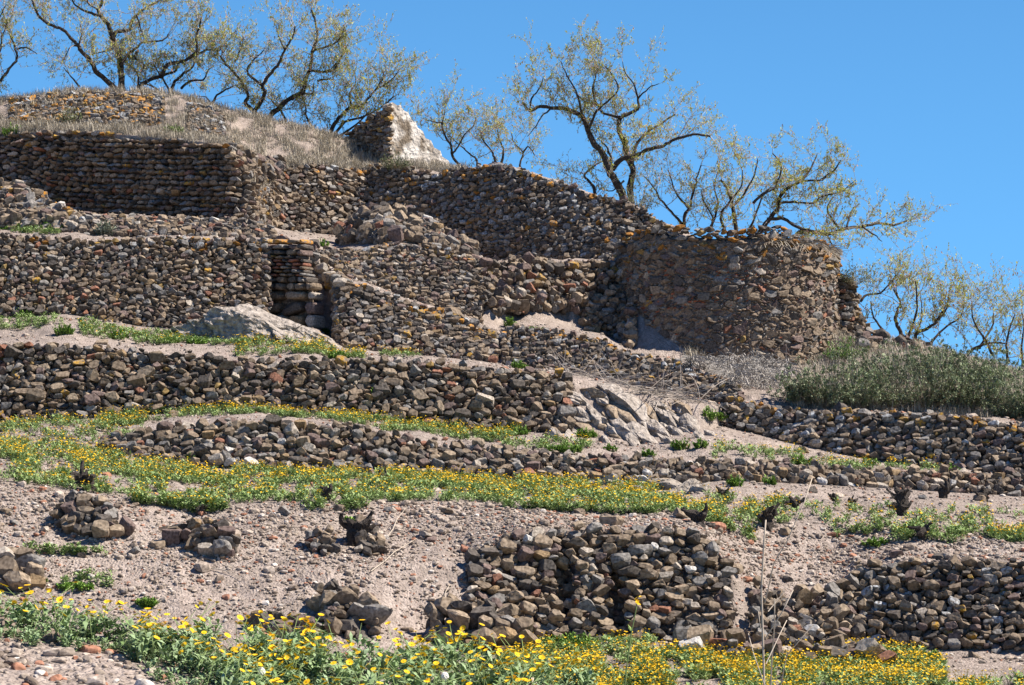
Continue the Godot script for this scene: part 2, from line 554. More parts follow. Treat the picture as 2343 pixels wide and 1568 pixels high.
const STONE_COL := [Color(0.2, 0.155, 0.115), Color(0.28, 0.22, 0.16), Color(0.21, 0.2, 0.185), Color(0.105, 0.092, 0.08), Color(0.17, 0.125, 0.11), Color(0.26, 0.13, 0.085), Color(0.36, 0.32, 0.265), Color(0.26, 0.185, 0.105), Color(0.33, 0.16, 0.04), Color(0.27, 0.27, 0.265), Color(0.5, 0.48, 0.45), Color(0.33, 0.12, 0.07), Color(0.27, 0.19, 0.08)]

# packs stones over a face given as columns of [base, top]; returns [xf, material, size, photo column] for each
func pack(cols: Array, o: Dictionary, r: RandomNumberGenerator) -> Array:
	var s := [0.0]
	for i in range(1, cols.size()):
		s.append(s[i - 1] + ((cols[i][0] + cols[i][1]) * 0.5).distance_to((cols[i - 1][0] + cols[i - 1][1]) * 0.5))
	var L: float = s[s.size() - 1]
	var rmax: float = o.get("rmax", 0.17) * o.get("k", 0.55)
	var rmin: float = o.get("rmin", 0.045) * 0.62
	var asp: float = o.get("aspect", 1.6)
	var Hmax := 0.0
	for c in cols:
		Hmax = maxf(Hmax, c[0].distance_to(c[1]))
	var spots := []     # s, h, r
	var i_at := func(x: float) -> int:
		var lo := 0
		var hi := s.size() - 2
		while lo < hi:
			var m := (lo + hi + 1) / 2
			if s[m] <= x: lo = m
			else: hi = m - 1
		return lo
	var H_at := func(x: float) -> float:
		var i: int = i_at.call(x)
		var t: float = (x - s[i]) / maxf(s[i + 1] - s[i], 1e-4)
		return lerpf(cols[i][0].distance_to(cols[i][1]), cols[i + 1][0].distance_to(cols[i + 1][1]), t)
	if o.get("coursed", false):
		var ch: float = o.get("course", 0.118)
		var y := ch * 0.5
		var row := 0
		while y < Hmax:
			var x := r.randf_range(0.0, 0.15)
			while x < L:
				var w := r.randf_range(0.055, 0.115)
				x += w
				var yy := y + nz.get_noise_2d(x * 0.7, row * 3.0) * 0.05
				if yy < H_at.call(minf(x, L)) - 0.02:
					spots.append([x, yy, w])
				x += w * r.randf_range(1.0, 1.35)
			y += ch
			row += 1
	else:
		var cell: float = rmax * 2.0 * o.get("big", 1.0)
		var grid := {}
		var tight: float = o.get("tight", 0.82)
		var rr: float = rmax * o.get("big", 1.0)      # a few big blocks and slabs first
		var jag: float = o.get("jag", 0.10)
		while rr >= rmin:
			var tries := int(L * Hmax / (rr * rr) * (o.get("fill", 1.9) if rr <= rmax * 1.01 else 0.10))
			for k in tries:
				var q := rr * r.randf_range(0.85, 1.12)
				var x := r.randf() * L
				var top: float = H_at.call(x) + jag * nz2.get_noise_2d(x * 3.0, 5.0)
				var y := r.randf() * Hmax
				if y > top - q * 0.35 or y < q / asp * 0.2:
					continue
				var gx := int(x / cell)
				var gy := int(y / cell)
				var ok := true
				for a in range(gx - 1, gx + 2):
					for b in range(gy - 1, gy + 2):
						for n in grid.get(a * 4096 + b, []):
							var dx: float = x - n[0]
							var dy: float = (y - n[1]) * asp
							var m: float = (q + n[2]) * tight
							if dx * dx + dy * dy < m * m:
								ok = false
								break
						if not ok: break
					if not ok: break
				if ok:
					var e := [x, y, q]
					spots.append(e)
					var key := gx * 4096 + gy
					if not grid.has(key):
						grid[key] = []
					grid[key].append(e)
			rr = rmax if rr > rmax * 1.01 else rr * 0.76
	var out := []
	var pal: String = o.get("pal", "brown")
	for e in spots:
		var i: int = i_at.call(minf(e[0], L - 0.001))
		var t: float = (e[0] - s[i]) / maxf(s[i + 1] - s[i], 1e-4)
		var B: Vector3 = cols[i][0].lerp(cols[i + 1][0], t)
		var T: Vector3 = cols[i][1].lerp(cols[i + 1][1], t)
		var up := (T - B).normalized()
		var along: Vector3 = (cols[i + 1][0] + cols[i + 1][1] - cols[i][0] - cols[i][1]).normalized()
		var nor := along.cross(up).normalized()
		along = up.cross(nor).normalized()
		var q: float = e[2]
		var p: Vector3 = B + up * e[1] + nor * (o.get("out", 0.03) + r.randf_range(-0.03, 0.04) * o.get("uneven", 1.0))
		var b := Basis(along, up, nor)
		if o.has("flush"): p = B + up * e[1] + nor * (o.flush - clampf(q, 0.05, 0.24) * 0.9 + r.randfn(0.0, 0.008))
		var tilt: float = o.get("tilt", 0.3) * 0.62
		b = b * Basis(Vector3.FORWARD, r.randfn(0.0, tilt)) * Basis(Vector3.RIGHT, r.randfn(0.0, tilt * 0.7)) * Basis(Vector3.UP, r.randfn(0.0, tilt * 0.7))
		var hh: float = (o.get("course", 0.118) * 0.5 * r.randf_range(0.66, 0.95)) if o.get("coursed", false) else q / asp * r.randf_range(0.92, 1.18)
		var dep: float = clampf(q * r.randf_range(0.85, 1.2), 0.05, 0.24) * o.get("depth", 1.0)
		b = b * Basis.from_scale(Vector3(q * r.randf_range(0.85, 1.22), hh * r.randf_range(0.74, 1.12), dep))
		if r.randf() < 0.5: b = b * Basis(Vector3.UP, PI)
		if r.randf() < 0.5: b = b * Basis(Vector3.RIGHT, PI)
		var mat := pick(r, pal)
		var hf: float = e[1] / maxf(H_at.call(minf(e[0], L)), 0.01)
		if hf > o.get("cap", 2.0) and r.randf() < o.get("capp", 0.55):
			mat = pick(r, "lichen")
		if r.randf() < o.get("brick", 0.0): mat = 11
		if o.has("cleft"): p.z -= cleft(px_of(p), hf)
		out.append([Transform3D(b, p), mat, q])
	return out

func px_of(p: Vector3) -> float:
	return CX + F * (p.x / -p.z) * (cos(PITCH))

func add_stones(t: Node3D, list: Array, r: RandomNumberGenerator, limit := 300, called := "stone") -> void:
	for e in list:
		var x := px_of(e[0].origin)
		e.append(e[2] if x > -30.0 and x < 2372.0 else 0.0)
	list.sort_custom(func(a, b): return a[3] > b[3])
	var xf := []
	var cc := []
	for i in list.size():
		var e: Array = list[i]
		var x: Transform3D = e[0]
		x.origin -= t.position
		if i < limit:
			part(t, called, SHAPES[r.randi() % SHAPES.size()], SM[e[1]], x)
		else:
			xf.append(x)
			cc.append(STONE_COL[e[1]] * r.randf_range(1.05, 1.45))
	if xf.size():
		multi(t, "small_stones", SHAPES[3], M.copy, xf, cc)

func cleft(px: float, t: float) -> float:
	var a := smoothstep(1268.0, 1280.0, px) * (1.0 - smoothstep(1296.0, 1312.0, px)) * smoothstep(0.2, 0.3, t) * (1.0 - smoothstep(0.62, 0.72, t))
	var b := smoothstep(1392.0, 1402.0, px) * (1.0 - smoothstep(1416.0, 1430.0, px)) * (1.0 - smoothstep(0.58, 0.7, t))
	return 0.42 * maxf(a, b)

func face(l: int, a: float, b: float, t0 := 0.0, t1 := 1.0) -> Array:
	var cols := []
	var px := a
	while px <= b + 0.01:
		cols.append([on(px, l, t0), on(px, l, t1)])
		px += 10.0
	return cols

func wall(label: String, l: int, a: float, b: float, o: Dictionary, sd: int) -> void:
	var cols := face(l, a, b, o.get("t0", 0.0), o.get("t1", 1.0))
	wall_of(label, cols, o, sd)

func wall_of(label: String, cols: Array, o: Dictionary, sd: int) -> Node3D:
	var r := rng(sd)
	var t := thing(o.get("name", "dry_stone_wall"), cols[cols.size() / 2][0], label, o.get("category", "wall"))
	add_stones(t, pack(cols, o, r), r)
	var xf := []
	var cc := []
	for e in pack(cols, {"k": 0.6, "rmax": 0.15, "rmin": 0.1, "out": -0.12, "pal": "brown", "tight": 0.7, "depth": 1.3, "tilt": 0.5}, r):
		var x: Transform3D = e[0]
		if o.has("cleft"): x.origin.z -= 0.25
		x.origin -= t.position
		xf.append(x)
		cc.append(STONE_COL[e[1]] * 1.25)
	multi(t, "hearting", SHAPES[7], M.copy, xf, cc)
	return t

func build_walls() -> void:
	wall("brown dry stone retaining wall bulging from the bare dirt slope, with a dark cleft", 2, 1072, 1662, {"rmax": 0.16, "big": 1.4, "rmin": 0.05, "jag": 0.15, "uneven": 1.8, "tilt": 0.4, "cleft": 1, "pal": "pale"}, 1)
	wall("collapsed grey rubble wall between two lower retaining walls", 2, 1712, 1945, {"rmax": 0.17, "rmin": 0.04, "pal": "pale", "tilt": 0.7, "uneven": 3.0, "tight": 0.95}, 2)
	wall("grey-brown dry stone wall of rounded stones with a deep shadow at its foot", 2, 1955, 2650, {"rmax": 0.15, "rmin": 0.05, "pal": "right", "uneven": 1.4}, 3)
	wall("low broken stone wall above the broad band of yellow flowers", 5, 235, 1060, {"rmax": 0.155, "big": 1.4, "rmin": 0.05, "pal": "pale", "tilt": 0.4, "jag": 0.2, "uneven": 1.6}, 4)
	wall("long low flaky stone wall above the slope with black vine stumps", 5, 1060, 2650, {"rmax": 0.15, "rmin": 0.035, "pal": "pale", "tilt": 0.5, "jag": 0.2, "uneven": 1.8}, 5)
	wall("long brown dry stone wall between two flowery terraces, ending at a rock outcrop", 7, -300, 1300, {"rmax": 0.165, "big": 1.5, "rmin": 0.05, "tilt": 0.4, "jag": 0.15, "uneven": 1.5}, 6)
	wall("dark dry stone wall capped with orange lichen under the green shrubs", 7, 1655, 2650, {"rmax": 0.16, "rmin": 0.05, "pal": "right", "cap": 0.8, "capp": 0.8}, 7)
	wall("stepped stone wall below the round tower, with dead twigs at its foot", 9, 1152, 1700, {"rmax": 0.125, "rmin": 0.045, "pal": "right", "cap": 0.8}, 8)
	wall("tall brown dry stone wall running up to the brick pillar, above the pale boulder", 9, -300, 612, {"rmax": 0.145, "rmin": 0.045, "cap": 0.85, "tilt": 0.33}, 9)
	wall("dry stone wall with a sloping top and orange lichen beside the dark doorway gap", 9, 768, 1146, {"rmax": 0.15, "rmin": 0.045, "cap": 0.75}, 10)
	wall("flat-stoned wall rising behind the wall with the sloping top", 11, 740, 1100, {"rmax": 0.13, "rmin": 0.045, "aspect": 1.7, "cap": 0.9}, 11)
	wall("thin band of rough stones on top of the crumbling earth bank", 11, 1100, 1450, {"rmax": 0.2, "rmin": 0.04, "t0": 0.3, "tilt": 0.5, "uneven": 3.5, "tight": 1.0}, 12)
	wall("shaded broken masonry in the hollow against the tower", 11, 1340, 1452, {"rmax": 0.2, "rmin": 0.05, "t0": 0.0, "t1": 0.45, "tilt": 0.5, "uneven": 3.0}, 19)
	wall("low stone wall at the foot of the dark coursed wall", 11, -300, 628, {"rmax": 0.15, "rmin": 0.04, "pal": "pale", "tilt": 0.4, "jag": 0.15}, 13)
	wall("tall shaded wall of small stones laid in even courses", 13, -300, 578, {"coursed": true, "pal": "brown", "tilt": 0.16, "depth": 1.2, "out": 0.05, "cap": 0.97}, 14)
	wall("shaded mortared stone wall set back beside the coursed wall", 13, 568, 842, {"rmax": 0.16, "rmin": 0.05, "pal": "brown", "uneven": 0.6, "cap": 0.9}, 15)
	wall("tall wall of lichen-grey stones running down the skyline to the tower", 13, 842, 1560, {"rmax": 0.16, "rmin": 0.045, "pal": "grey", "cap": 0.93, "jag": 0.2, "uneven": 0.6}, 16)
	wall("rubble wall with bright orange lichen below the tall upright tree", 15, 18, 372, {"rmax": 0.15, "rmin": 0.05, "pal": "lichen", "t0": 0.08, "t1": 0.86, "tilt": 0.45, "jag": 0.25}, 17)
	wall("short grey rubble wall remnant in dry grass above the coursed wall", 15, 425, 508, {"rmax": 0.13, "rmin": 0.05, "pal": "grey", "t0": 0.05, "t1": 0.8, "tilt": 0.4}, 18)

# ---------------------------------------------------------------- round tower
func build_tower() -> void:
	var r := rng(50)
	var c := pt(1665, 838, 49.0)
	c.y = 2.2
	var R := 2.33
	var t := thing("round_tower", c, "ruined round stone tower with red brick chips in its mortar", "tower")
	var topline := [[-1.75, 3.02], [-1.2, 3.28], [-0.9, 3.42], [-0.55, 3.3], [-0.2, 3.2], [0.1, 3.22], [0.35, 3.36], [0.6, 3.16], [0.9, 3.12], [1.3, 3.0], [1.75, 2.95]]
	var cols := []
	var vv := []
	var cc := []
	for i in 97:
		var a := -PI + TAU * i / 96.0
		var h := 3.0
		for k in topline.size() - 1:
			if a >= topline[k][0] and a < topline[k + 1][0]:
				h = lerpf(topline[k][1], topline[k + 1][1], (a - topline[k][0]) / (topline[k + 1][0] - topline[k][0]))
		var row := PackedVector3Array()
		var rc := PackedColorArray()
		for j in 22:
			var y := h * j / 20.0 * 0.97
			var rad := R - 0.10 * y / 3.0 + nz2.get_noise_2d(a * 8.0, y * 3.0) * 0.018
			if j == 21:
				rad = 0.05
				y = h * 0.9
			row.append(Vector3(sin(a) * rad, y, cos(a) * rad))
			rc.append(Color.WHITE)
		vv.append(row)
		cc.append(rc)
		if a > -1.95 and a < 1.95:
			var e := Vector3(sin(a), 0, cos(a))
			cols.append([c + e * R, c + e * (R - 0.10) + Vector3.UP * h])
	part(t, "mortar_core", grid_mesh(vv, cc), M.mortar)
	var body := []
	var cap := []
	for q in cols:
		body.append([q[0], q[0].lerp(q[1], 0.86)])
		cap.append([q[0].lerp(q[1], 0.84), q[1] + Vector3.UP * 0.06])
	var list := pack(body, {"rmax": 0.16, "rmin": 0.04, "aspect": 1.55, "pal": "tower", "flush": 0.045, "k": 0.9, "tilt": 0.10, "tight": 0.80}, r)
	var big := pack(cap, {"rmax": 0.2, "rmin": 0.05, "aspect": 1.8, "pal": "lichen", "tilt": 0.3, "uneven": 1.6, "jag": 0.15, "out": -0.05}, r)
	list.append_array(big)
	for k in 150:      # thin red brick chips bedded in the mortar, most of them in two rough courses
		var a := r.randf_range(-1.5, 1.2)
		var y := r.randf_range(0.7, 2.7)
		if k < 90:
			y = (1.85 if k % 2 else 2.45) + r.randfn(0.0, 0.06) - a * 0.05
			a = r.randf_range(-1.2, 0.2)
		var e := Vector3(sin(a), 0, cos(a))
		var q := r.randf_range(0.03, 0.075)
		list.append([Transform3D(Basis(Vector3.UP, a) * Basis(Vector3.FORWARD, r.randfn(0, 0.15)) * Basis.from_scale(Vector3(q, r.randf_range(0.012, 0.022), 0.05)), c + e * (R - 0.1 * y / 3.0 - 0.005) + Vector3.UP * y), 11, q])
	add_stones(t, list, r)
	# broken wall end that stands behind the tower's right edge
	var w := []
	for i in 6:
		var p := pt(1918 + i * 13.0, 815, 48.3 + i * 0.16)
		var q := pt(1918 + i * 11.0, 632 + i * i * 5.5, 48.4 + i * 0.16)
		w.append([p, q])
	wall_of("narrow broken wall end standing just behind the round tower", w, {"rmax": 0.16, "rmin": 0.05, "depth": 1.6, "pal": "brown", "uneven": 2.0}, 51)

# ---------------------------------------------------------------- gable ruin
func prism(pts: Array, thick: Vector3) -> ArrayMesh:
	var st := SurfaceTool.new()
	st.begin(Mesh.PRIMITIVE_TRIANGLES)
	st.set_smooth_group(-1)
	var n := pts.size()
	var mid := Vector3.ZERO
	for p in pts:
		mid += p / n
	for i in n:
		var a: Vector3 = pts[i]
		var b: Vector3 = pts[(i + 1) % n]
		for q in [mid, a, b, mid + thick, b + thick, a + thick, a, a + thick, b, b, a + thick, b + thick]:
			st.add_vertex(q)
	st.generate_normals()
	return st.commit()

func build_gable() -> void:
	var o := pt(890, 395, 56.0)
	var t := thing("gable_ruin", o, "ruined gable wall with flaking white plaster and a rough stone edge", "ruin")
	var A := [[891, 238], [898, 234], [908, 241], [916, 240], [922, 252], [934, 258], [941, 274], [951, 279], [955, 292], [967, 300], [973, 316], [986, 322], [993, 338], [1007, 345], [1012, 360], [1026, 368], [1033, 384], [1046, 398], [1000, 420], [940, 420], [880, 420], [884, 360], [889, 300]]
	var pts := []
	for q in A:
		var u: float = (q[0] - 880.0) / 160.0
		pts.append(pt(q[0], q[1], 56.0 + u * 1.1) - o)
	part(t, "plaster_face", prism(pts, Vector3(-0.18, 0, -0.25)), M.plaster)
	var cols := []
	for i in 12:
		var u := i / 11.0
		var x := lerpf(786.0, 892.0, u)
		var top := 318.0
		if x > 800: top = lerpf(300, 262, (x - 800) / 60.0)
		if x > 862: top = lerpf(262, 236, (x - 862) / 30.0)
		var dd := lerpf(57.4, 56.02, u)
		cols.append([pt(x, 400, dd), pt(x, top, dd)])
	var st := []
	for c in cols:
		st.append(c[0] - o)
	var vv := []
	var cc := []
	for c in cols:
		var row := PackedVector3Array()
		var rc := PackedColorArray()
		for j in 8:
			row.append(c[0].lerp(c[1], j / 6.0) - o if j < 7 else c[1] - o + Vector3(0.25, -0.05, -0.45))
			rc.append(Color.WHITE)
		vv.append(row)
		cc.append(rc)
	part(t, "masonry_core", grid_mesh(vv, cc), M.mortar)
	var r := rng(60)
	add_stones(t, pack(cols, {"rmax": 0.17, "rmin": 0.05, "aspect": 1.8, "pal": "brown", "out": 0.0, "uneven": 1.5, "tilt": 0.2, "cap": 0.9}, r), r)

# ---------------------------------------------------------------- brick pillar
func build_pillar() -> void:
	var o := pt(670, 735, 45.6)
	var t := thing("brick_pillar", o, "ruined wall pier with red bricks between rough stones, beside a dark gap", "pillar")
	var r := rng(70)
	var D := func(x: float) -> float: return lerpf(46.15, 45.45, (x - 610.0) / 125.0)
	var core := []
	for q in [[616, 566], [690, 568], [690, 640], [712, 660], [714, 760], [616, 760]]:
		core.append(pt(q[0], q[1], D.call(q[0]) + 0.1) - o)
	part(t, "masonry_core", prism(core, Vector3(0.1, 0, -0.7)), M.mortar)
	var block := []
	for i in 4:
		block.append(stone_shape(300 + i, 6, 0.95, 1.2, 0.04, 2, true, 7.0))
	var rows := [[752, 722, 2, 735], [722, 690, 2, 735], [690, 666, 2, 733], [666, 648, 0, 728], [648, 634, 0, 716], [634, 626, 1, 708], [626, 618, 0, 706], [618, 610, 1, 707], [610, 602, 1, 704], [602, 594, 1, 706], [594, 586, 0, 703], [586, 572, 0, 705], [572, 560, 0, 708], [560, 548, 3, 706]]
	for row in rows:
		var x := 611.0 - r.randf() * 8.0
		while x < row[3] - 4.0:
			var w: float = [24.0, 21.0, 46.0, 30.0][row[2]] * r.randf_range(0.75, 1.25)
			w = minf(w, row[3] - x)
			var p := pt(x + w * 0.5, (row[0] + row[1]) * 0.5, D.call(x + w * 0.5))
			var b := Basis(Vector3.UP, -0.55) * Basis(Vector3.FORWARD, r.randfn(0.0, 0.11))
			b = b * Basis.from_scale(Vector3(w / 240.0, absf(row[0] - row[1]) / 240.0 * r.randf_range(0.7, 1.05), r.randf_range(0.12, 0.24)))
			var mat: int = 11 if row[2] == 1 and r.randf() < 0.55 else pick(r, "lichen" if row[2] == 3 else "brown")
			part(t, "brick" if mat == 11 else "stone", block[r.randi() % 4], SM[mat], Transform3D(b, p - o))
			x += w

# ---------------------------------------------------------------- rock outcrops
func build_outcrops() -> void:
	var r := rng(80)
	var o := at(610, 775)
	var t := thing("rock_outcrop", o, "smooth pale boulder outcrop with an ochre stain below the brick pillar", "rock")
	var big := [stone_shape(401, 14, 0.5, 0.9, 0.16, 4, true, 2.3), stone_shape(402, 12, 0.5, 0.9, 0.2, 4, true, 2.3), stone_shape(403, 16, 0.45, 0.9, 0.16, 4, true, 2.3), stone_shape(404, 12, 0.6, 0.9, 0.18, 4, true, 2.5)]
	# px, py, half width, half height, half depth, roll
	for q in [[590, 755, 0.9, 0.36, 0.7, -0.25], [672, 780, 0.7, 0.28, 0.7, -0.35], [620, 783, 0.22, 0.14, 0.6, -0.6], [560, 772, 0.5, 0.36, 0.5, 0.1], [500, 765, 0.5, 0.26, 0.45, 0.1], [722, 800, 0.38, 0.2, 0.6, -0.4], [450, 768, 0.4, 0.2, 0.4, 0.2], [640, 795, 0.6, 0.22, 0.65, -0.1], [540, 745, 0.35, 0.25, 0.4, 0.3]]:
		var p := pt(q[0], q[1], 43.7)
		var b := Basis(Vector3.BACK, q[5]) * Basis(Vector3.UP, r.randf() * 0.8) * Basis.from_scale(Vector3(q[2], q[3], q[4]) * 1.18)
		part(t, "boulder", big[r.randi() % 4], M.rock if q[0] != 620 else M.rock_ochre, Transform3D(b, p - o))
	o = at(1450, 985)
	t = thing("rock_outcrop", o, "jagged outcrop of tilted pale rock slabs at the end of the long brown wall", "rock")
	var ledges := [stone_shape(411, 16, 0.5, 1.0, 0.03, 3, true, 4.5), stone_shape(412, 18, 0.45, 1.0, 0.03, 3, true, 4.5), stone_shape(413, 12, 0.6, 1.0, 0.08, 3, true, 4.0), stone_shape(414, 16, 0.5, 1.0, 0.1, 3, true, 3.0)]
	var spots := [[1320, 915, 0.35], [1350, 905, 0.4], [1375, 925, 0.42], [1405, 910, 0.45], [1400, 945, 0.45], [1440, 935, 0.5], [1430, 965, 0.5], [1465, 965, 0.5], [1480, 940, 0.4], [1500, 925, 0.35], [1465, 1005, 0.5], [1430, 995, 0.5], [1400, 985, 0.42], [1500, 985, 0.4], [1520, 955, 0.35], [1555, 965, 0.34], [1580, 975, 0.32], [1540, 990, 0.34], [1385, 1010, 0.3], [1490, 1015, 0.4], [1330, 950, 0.35], [1340, 985, 0.34], [1300, 1010, 0.35], [1270, 1005, 0.3], [1525, 1010, 0.3], [1560, 940, 0.3], [1600, 1000, 0.25], [1360, 960, 0.35]]
	var more := []
	for q in spots:
		more.append(q)
		for k in 2:
			more.append([q[0] + r.randfn(0, 16), q[1] + r.randfn(0, 10), q[2] * r.randf_range(0.4, 0.75)])
	for q in more:
		var p := at(q[0], q[1])
		var L: float = q[2] * r.randf_range(0.55, 1.0)
		var ax := Vector3(0.62, -0.62, 0.42).normalized()
		var nn := Vector3(0.50, 0.55, 0.66)
		nn = (nn - ax * nn.dot(ax)).normalized()
		var b := Basis(ax, nn, ax.cross(nn)) * Basis.from_euler(Vector3(r.randfn(0, 0.2), r.randfn(0, 0.25), r.randfn(0, 0.2)))
		b = b * Basis.from_scale(Vector3(L, L * r.randf_range(0.25, 0.5), L * r.randf_range(0.28, 0.55)))
		part(t, "slab", ledges[r.randi() % 4], M.rock if r.randf() < 0.7 else SM[1], Transform3D(b, p - o))
	o = at(1530, 1130)
	t = thing("rock_outcrop", o, "low rough rock ledge at the upper edge of the yellow flower band", "rock")
	for q in [[1380, 1105, 0.16], [1410, 1112, 0.2], [1455, 1110, 0.14], [1500, 1115, 0.22], [1535, 1118, 0.26], [1570, 1125, 0.28], [1600, 1128, 0.2], [1340, 1100, 0.14], [1300, 1098, 0.13], [1270, 1092, 0.12], [1520, 1135, 0.2], [1470, 1125, 0.14]]:
		var b := Basis(Vector3.UP, r.randf() * TAU) * Basis(Vector3.RIGHT, r.randfn(0, 0.3)) * Basis.from_scale(Vector3(q[2] * 1.3, q[2] * 0.6, q[2]))
		part(t, "slab", ledges[r.randi() % 4], M.rock_dull if r.randf() < 0.7 else SM[6], Transform3D(b, at(q[0], q[1]) - o))

# ---------------------------------------------------------------- piles of stones and loose stones
func heap(label: String, cols: Array, o: Dictionary, sd: int) -> void:
	var cc := []
	for q in cols:
		var b := at(q[0], q[1])
		var v := ray(q[0], q[2])
		var d: float = -b.z + q[3]
		cc.append([b + Vector3(0, 0, 0.05), v * d])
	o.name = "stone_pile"
	o.k = 0.75
	o.category = "stone pile"
	wall_of(label, cc, o, sd)

func build_piles() -> void:
	heap("small stone pile propping a vine stump beside a long leaning slab", [[140, 1200, 1170, 0.1], [165, 1215, 1142, 0.3], [200, 1225, 1132, 0.35], [235, 1230, 1150, 0.3], [270, 1232, 1195, 0.15], [285, 1232, 1215, 0.1]], {"rmax": 0.15, "rmin": 0.05, "tilt": 0.5, "uneven": 2.0}, 101)
	heap("small pile of flat stones on the bare slope between two other piles", [[395, 1245, 1215, 0.1], [430, 1255, 1205, 0.25], [470, 1270, 1195, 0.3], [515, 1278, 1192, 0.3], [538, 1275, 1225, 0.15]], {"rmax": 0.16, "rmin": 0.05, "aspect": 1.9, "tilt": 0.3, "uneven": 2.0}, 102)
	heap("tiny stone pile in the shadow of the large black stump", [[712, 1255, 1235, 0.1], [738, 1268, 1218, 0.2], [765, 1262, 1235, 0.1]], {"rmax": 0.11, "rmin": 0.05, "tilt": 0.5}, 103)
	heap("few stones stacked under the large black stump", [[820, 1262, 1240, 0.1], [845, 1265, 1228, 0.15], [872, 1255, 1235, 0.1]], {"rmax": 0.11, "rmin": 0.05, "tilt": 0.5}, 104)
	heap("jumbled stone heap with a hollow just above the near flowers", [[735, 1400, 1370, 0.1], [765, 1440, 1350, 0.3], [800, 1455, 1345, 0.4], [840, 1455, 1385, 0.3], [860, 1455, 1420, 0.1]], {"rmax": 0.19, "rmin": 0.05, "tilt": 0.6, "uneven": 3.0}, 105)
	heap("heap of large fallen stones at the foot of the bulging wall's curved end", [[990, 1470, 1400, 0.2], [1030, 1480, 1395, 0.35], [1070, 1490, 1390, 0.4], [1110, 1495, 1395, 0.4], [1160, 1500, 1425, 0.3], [1220, 1500, 1460, 0.15]], {"rmax": 0.2, "rmin": 0.05, "tilt": 0.6, "uneven": 3.0, "pal": "pale"}, 106)
	heap("grey stone heap by itself on the dirt slope under no stump", [[-60, 1330, 1250, 0.3], [-20, 1345, 1250, 0.3], [30, 1345, 1255, 0.3], [70, 1345, 1290, 0.2], [95, 1340, 1320, 0.1]], {"rmax": 0.2, "rmin": 0.06, "tilt": 0.5, "uneven": 2.0, "pal": "pale"}, 107)
	heap("flat stones fallen behind the middle of the near flowers", [[590, 1440, 1415, 0.1], [640, 1455, 1418, 0.2], [700, 1462, 1430, 0.15], [730, 1465, 1450, 0.1]], {"rmax": 0.17, "rmin": 0.05, "aspect": 2.2, "tilt": 0.3, "pal": "pale"}, 108)
	heap("pale angular stones fallen below the collapsed rubble wall", [[1560, 1498, 1440, 0.3], [1620, 1505, 1470, 0.2], [1680, 1515, 1480, 0.2], [1760, 1520, 1478, 0.2], [1850, 1520, 1475, 0.2], [1950, 1520, 1480, 0.2], [2040, 1528, 1500, 0.1]], {"rmax": 0.2, "rmin": 0.05, "aspect": 1.6, "tilt": 0.5, "uneven": 2.5, "pal": "pale"}, 109)
	heap("lit rubble heap tumbling from the foot of the lichen-grey wall", [[775, 560, 530, 0.3], [810, 558, 500, 1.2], [850, 556, 480, 1.6], [900, 555, 478, 1.9], [950, 560, 500, 1.8], [1000, 568, 520, 1.6], [1040, 580, 550, 0.8], [1090, 596, 572, 0.4]], {"rmax": 0.18, "rmin": 0.05, "tilt": 0.6, "uneven": 3.0, "pal": "pale", "tight": 0.92}, 110)
	heap("rubble slope of pale stones burying one end of the low terrace wall", [[-200, 520, 425, 1.0], [0, 520, 420, 1.2], [50, 520, 430, 1.2], [100, 525, 455, 1.0], [150, 528, 485, 0.6], [190, 532, 505, 0.3]], {"rmax": 0.17, "rmin": 0.05, "tilt": 0.6, "uneven": 2.5, "pal": "pale", "cap": 0.6}, 111)
	heap("broken stones on the skyline beyond the narrow broken wall end", [[1960, 800, 770, 0.3], [2010, 800, 760, 0.4], [2040, 802, 790, 0.3], [2080, 806, 782, 0.4], [2120, 810, 795, 0.2]], {"rmax": 0.17, "rmin": 0.06, "tilt": 0.6, "uneven": 2.0}, 112)
	heap("crumbled stones scattered down the slope beside the coursed wall's end", [[520, 370, 335, 0.3], [560, 405, 350, 0.4], [600, 420, 372, 0.4], [640, 395, 365, 0.4]], {"rmax": 0.16, "rmin": 0.05, "tilt": 0.6, "uneven": 2.0}, 113)
	heap("loose rubble sloping down behind the brick pier", [[706, 575, 560, 0.3], [722, 612, 575, 0.4], [738, 650, 600, 0.4], [752, 660, 622, 0.3], [775, 650, 634, 0.2]], {"rmax": 0.14, "rmin": 0.045, "tilt": 0.6, "uneven": 2.0}, 116)
	# single stones lying about, one thing each
	var r := rng(120)
	var n := 0
	var hues := ["brown", "tan", "grey", "dark grey", "purplish", "reddish", "pale", "ochre", "", "", "white"]
	var places := {1: "the ground at the foot of the lower walls", 3: "the bare dirt slope above the near flowers", 4: "the sparse slope among the vine stumps", 6: "the terrace under the long brown wall", 8: "the terrace below the pale boulder", 10: "the bare shelf above the tall brown wall", 12: "the shelf under the dark coursed wall"}
	var segs := [1, 3, 3, 3, 4, 6, 6, 8, 8, 10, 12]
	while n < 240:
		var l: int = segs[r.randi() % segs.size()]
		var px := r.randf_range(-20.0, 2360.0)
		var u := r.randf()
		var t := u if l == 3 else (u * u * 0.6 if r.randf() < 0.5 else 1.0 - u * u * 0.4)
		if l == 4 and px < 1700.0: continue
		if l == 10 and px > 1400.0: continue
		var p := on_ground(px, l, t)
		var q := exp(r.randfn(-2.95, 0.42))
		var mi := pick(r, "pale")
		var b := Basis(Vector3.UP, r.randf() * TAU) * Basis(Vector3.RIGHT, r.randfn(0.25, 0.3)) * Basis.from_scale(Vector3(q * 1.15, q * r.randf_range(0.45, 0.8), q))
		var o := part(self, "loose_stone", SHAPES[r.randi() % SHAPES.size()], SM[mi], Transform3D(b, p + Vector3.UP * q * 0.2))
		tag(o, "loose %s stone lying on %s" % [hues[mi], places[l]], "stone", "loose stones on the terraces", "thing")
		n += 1

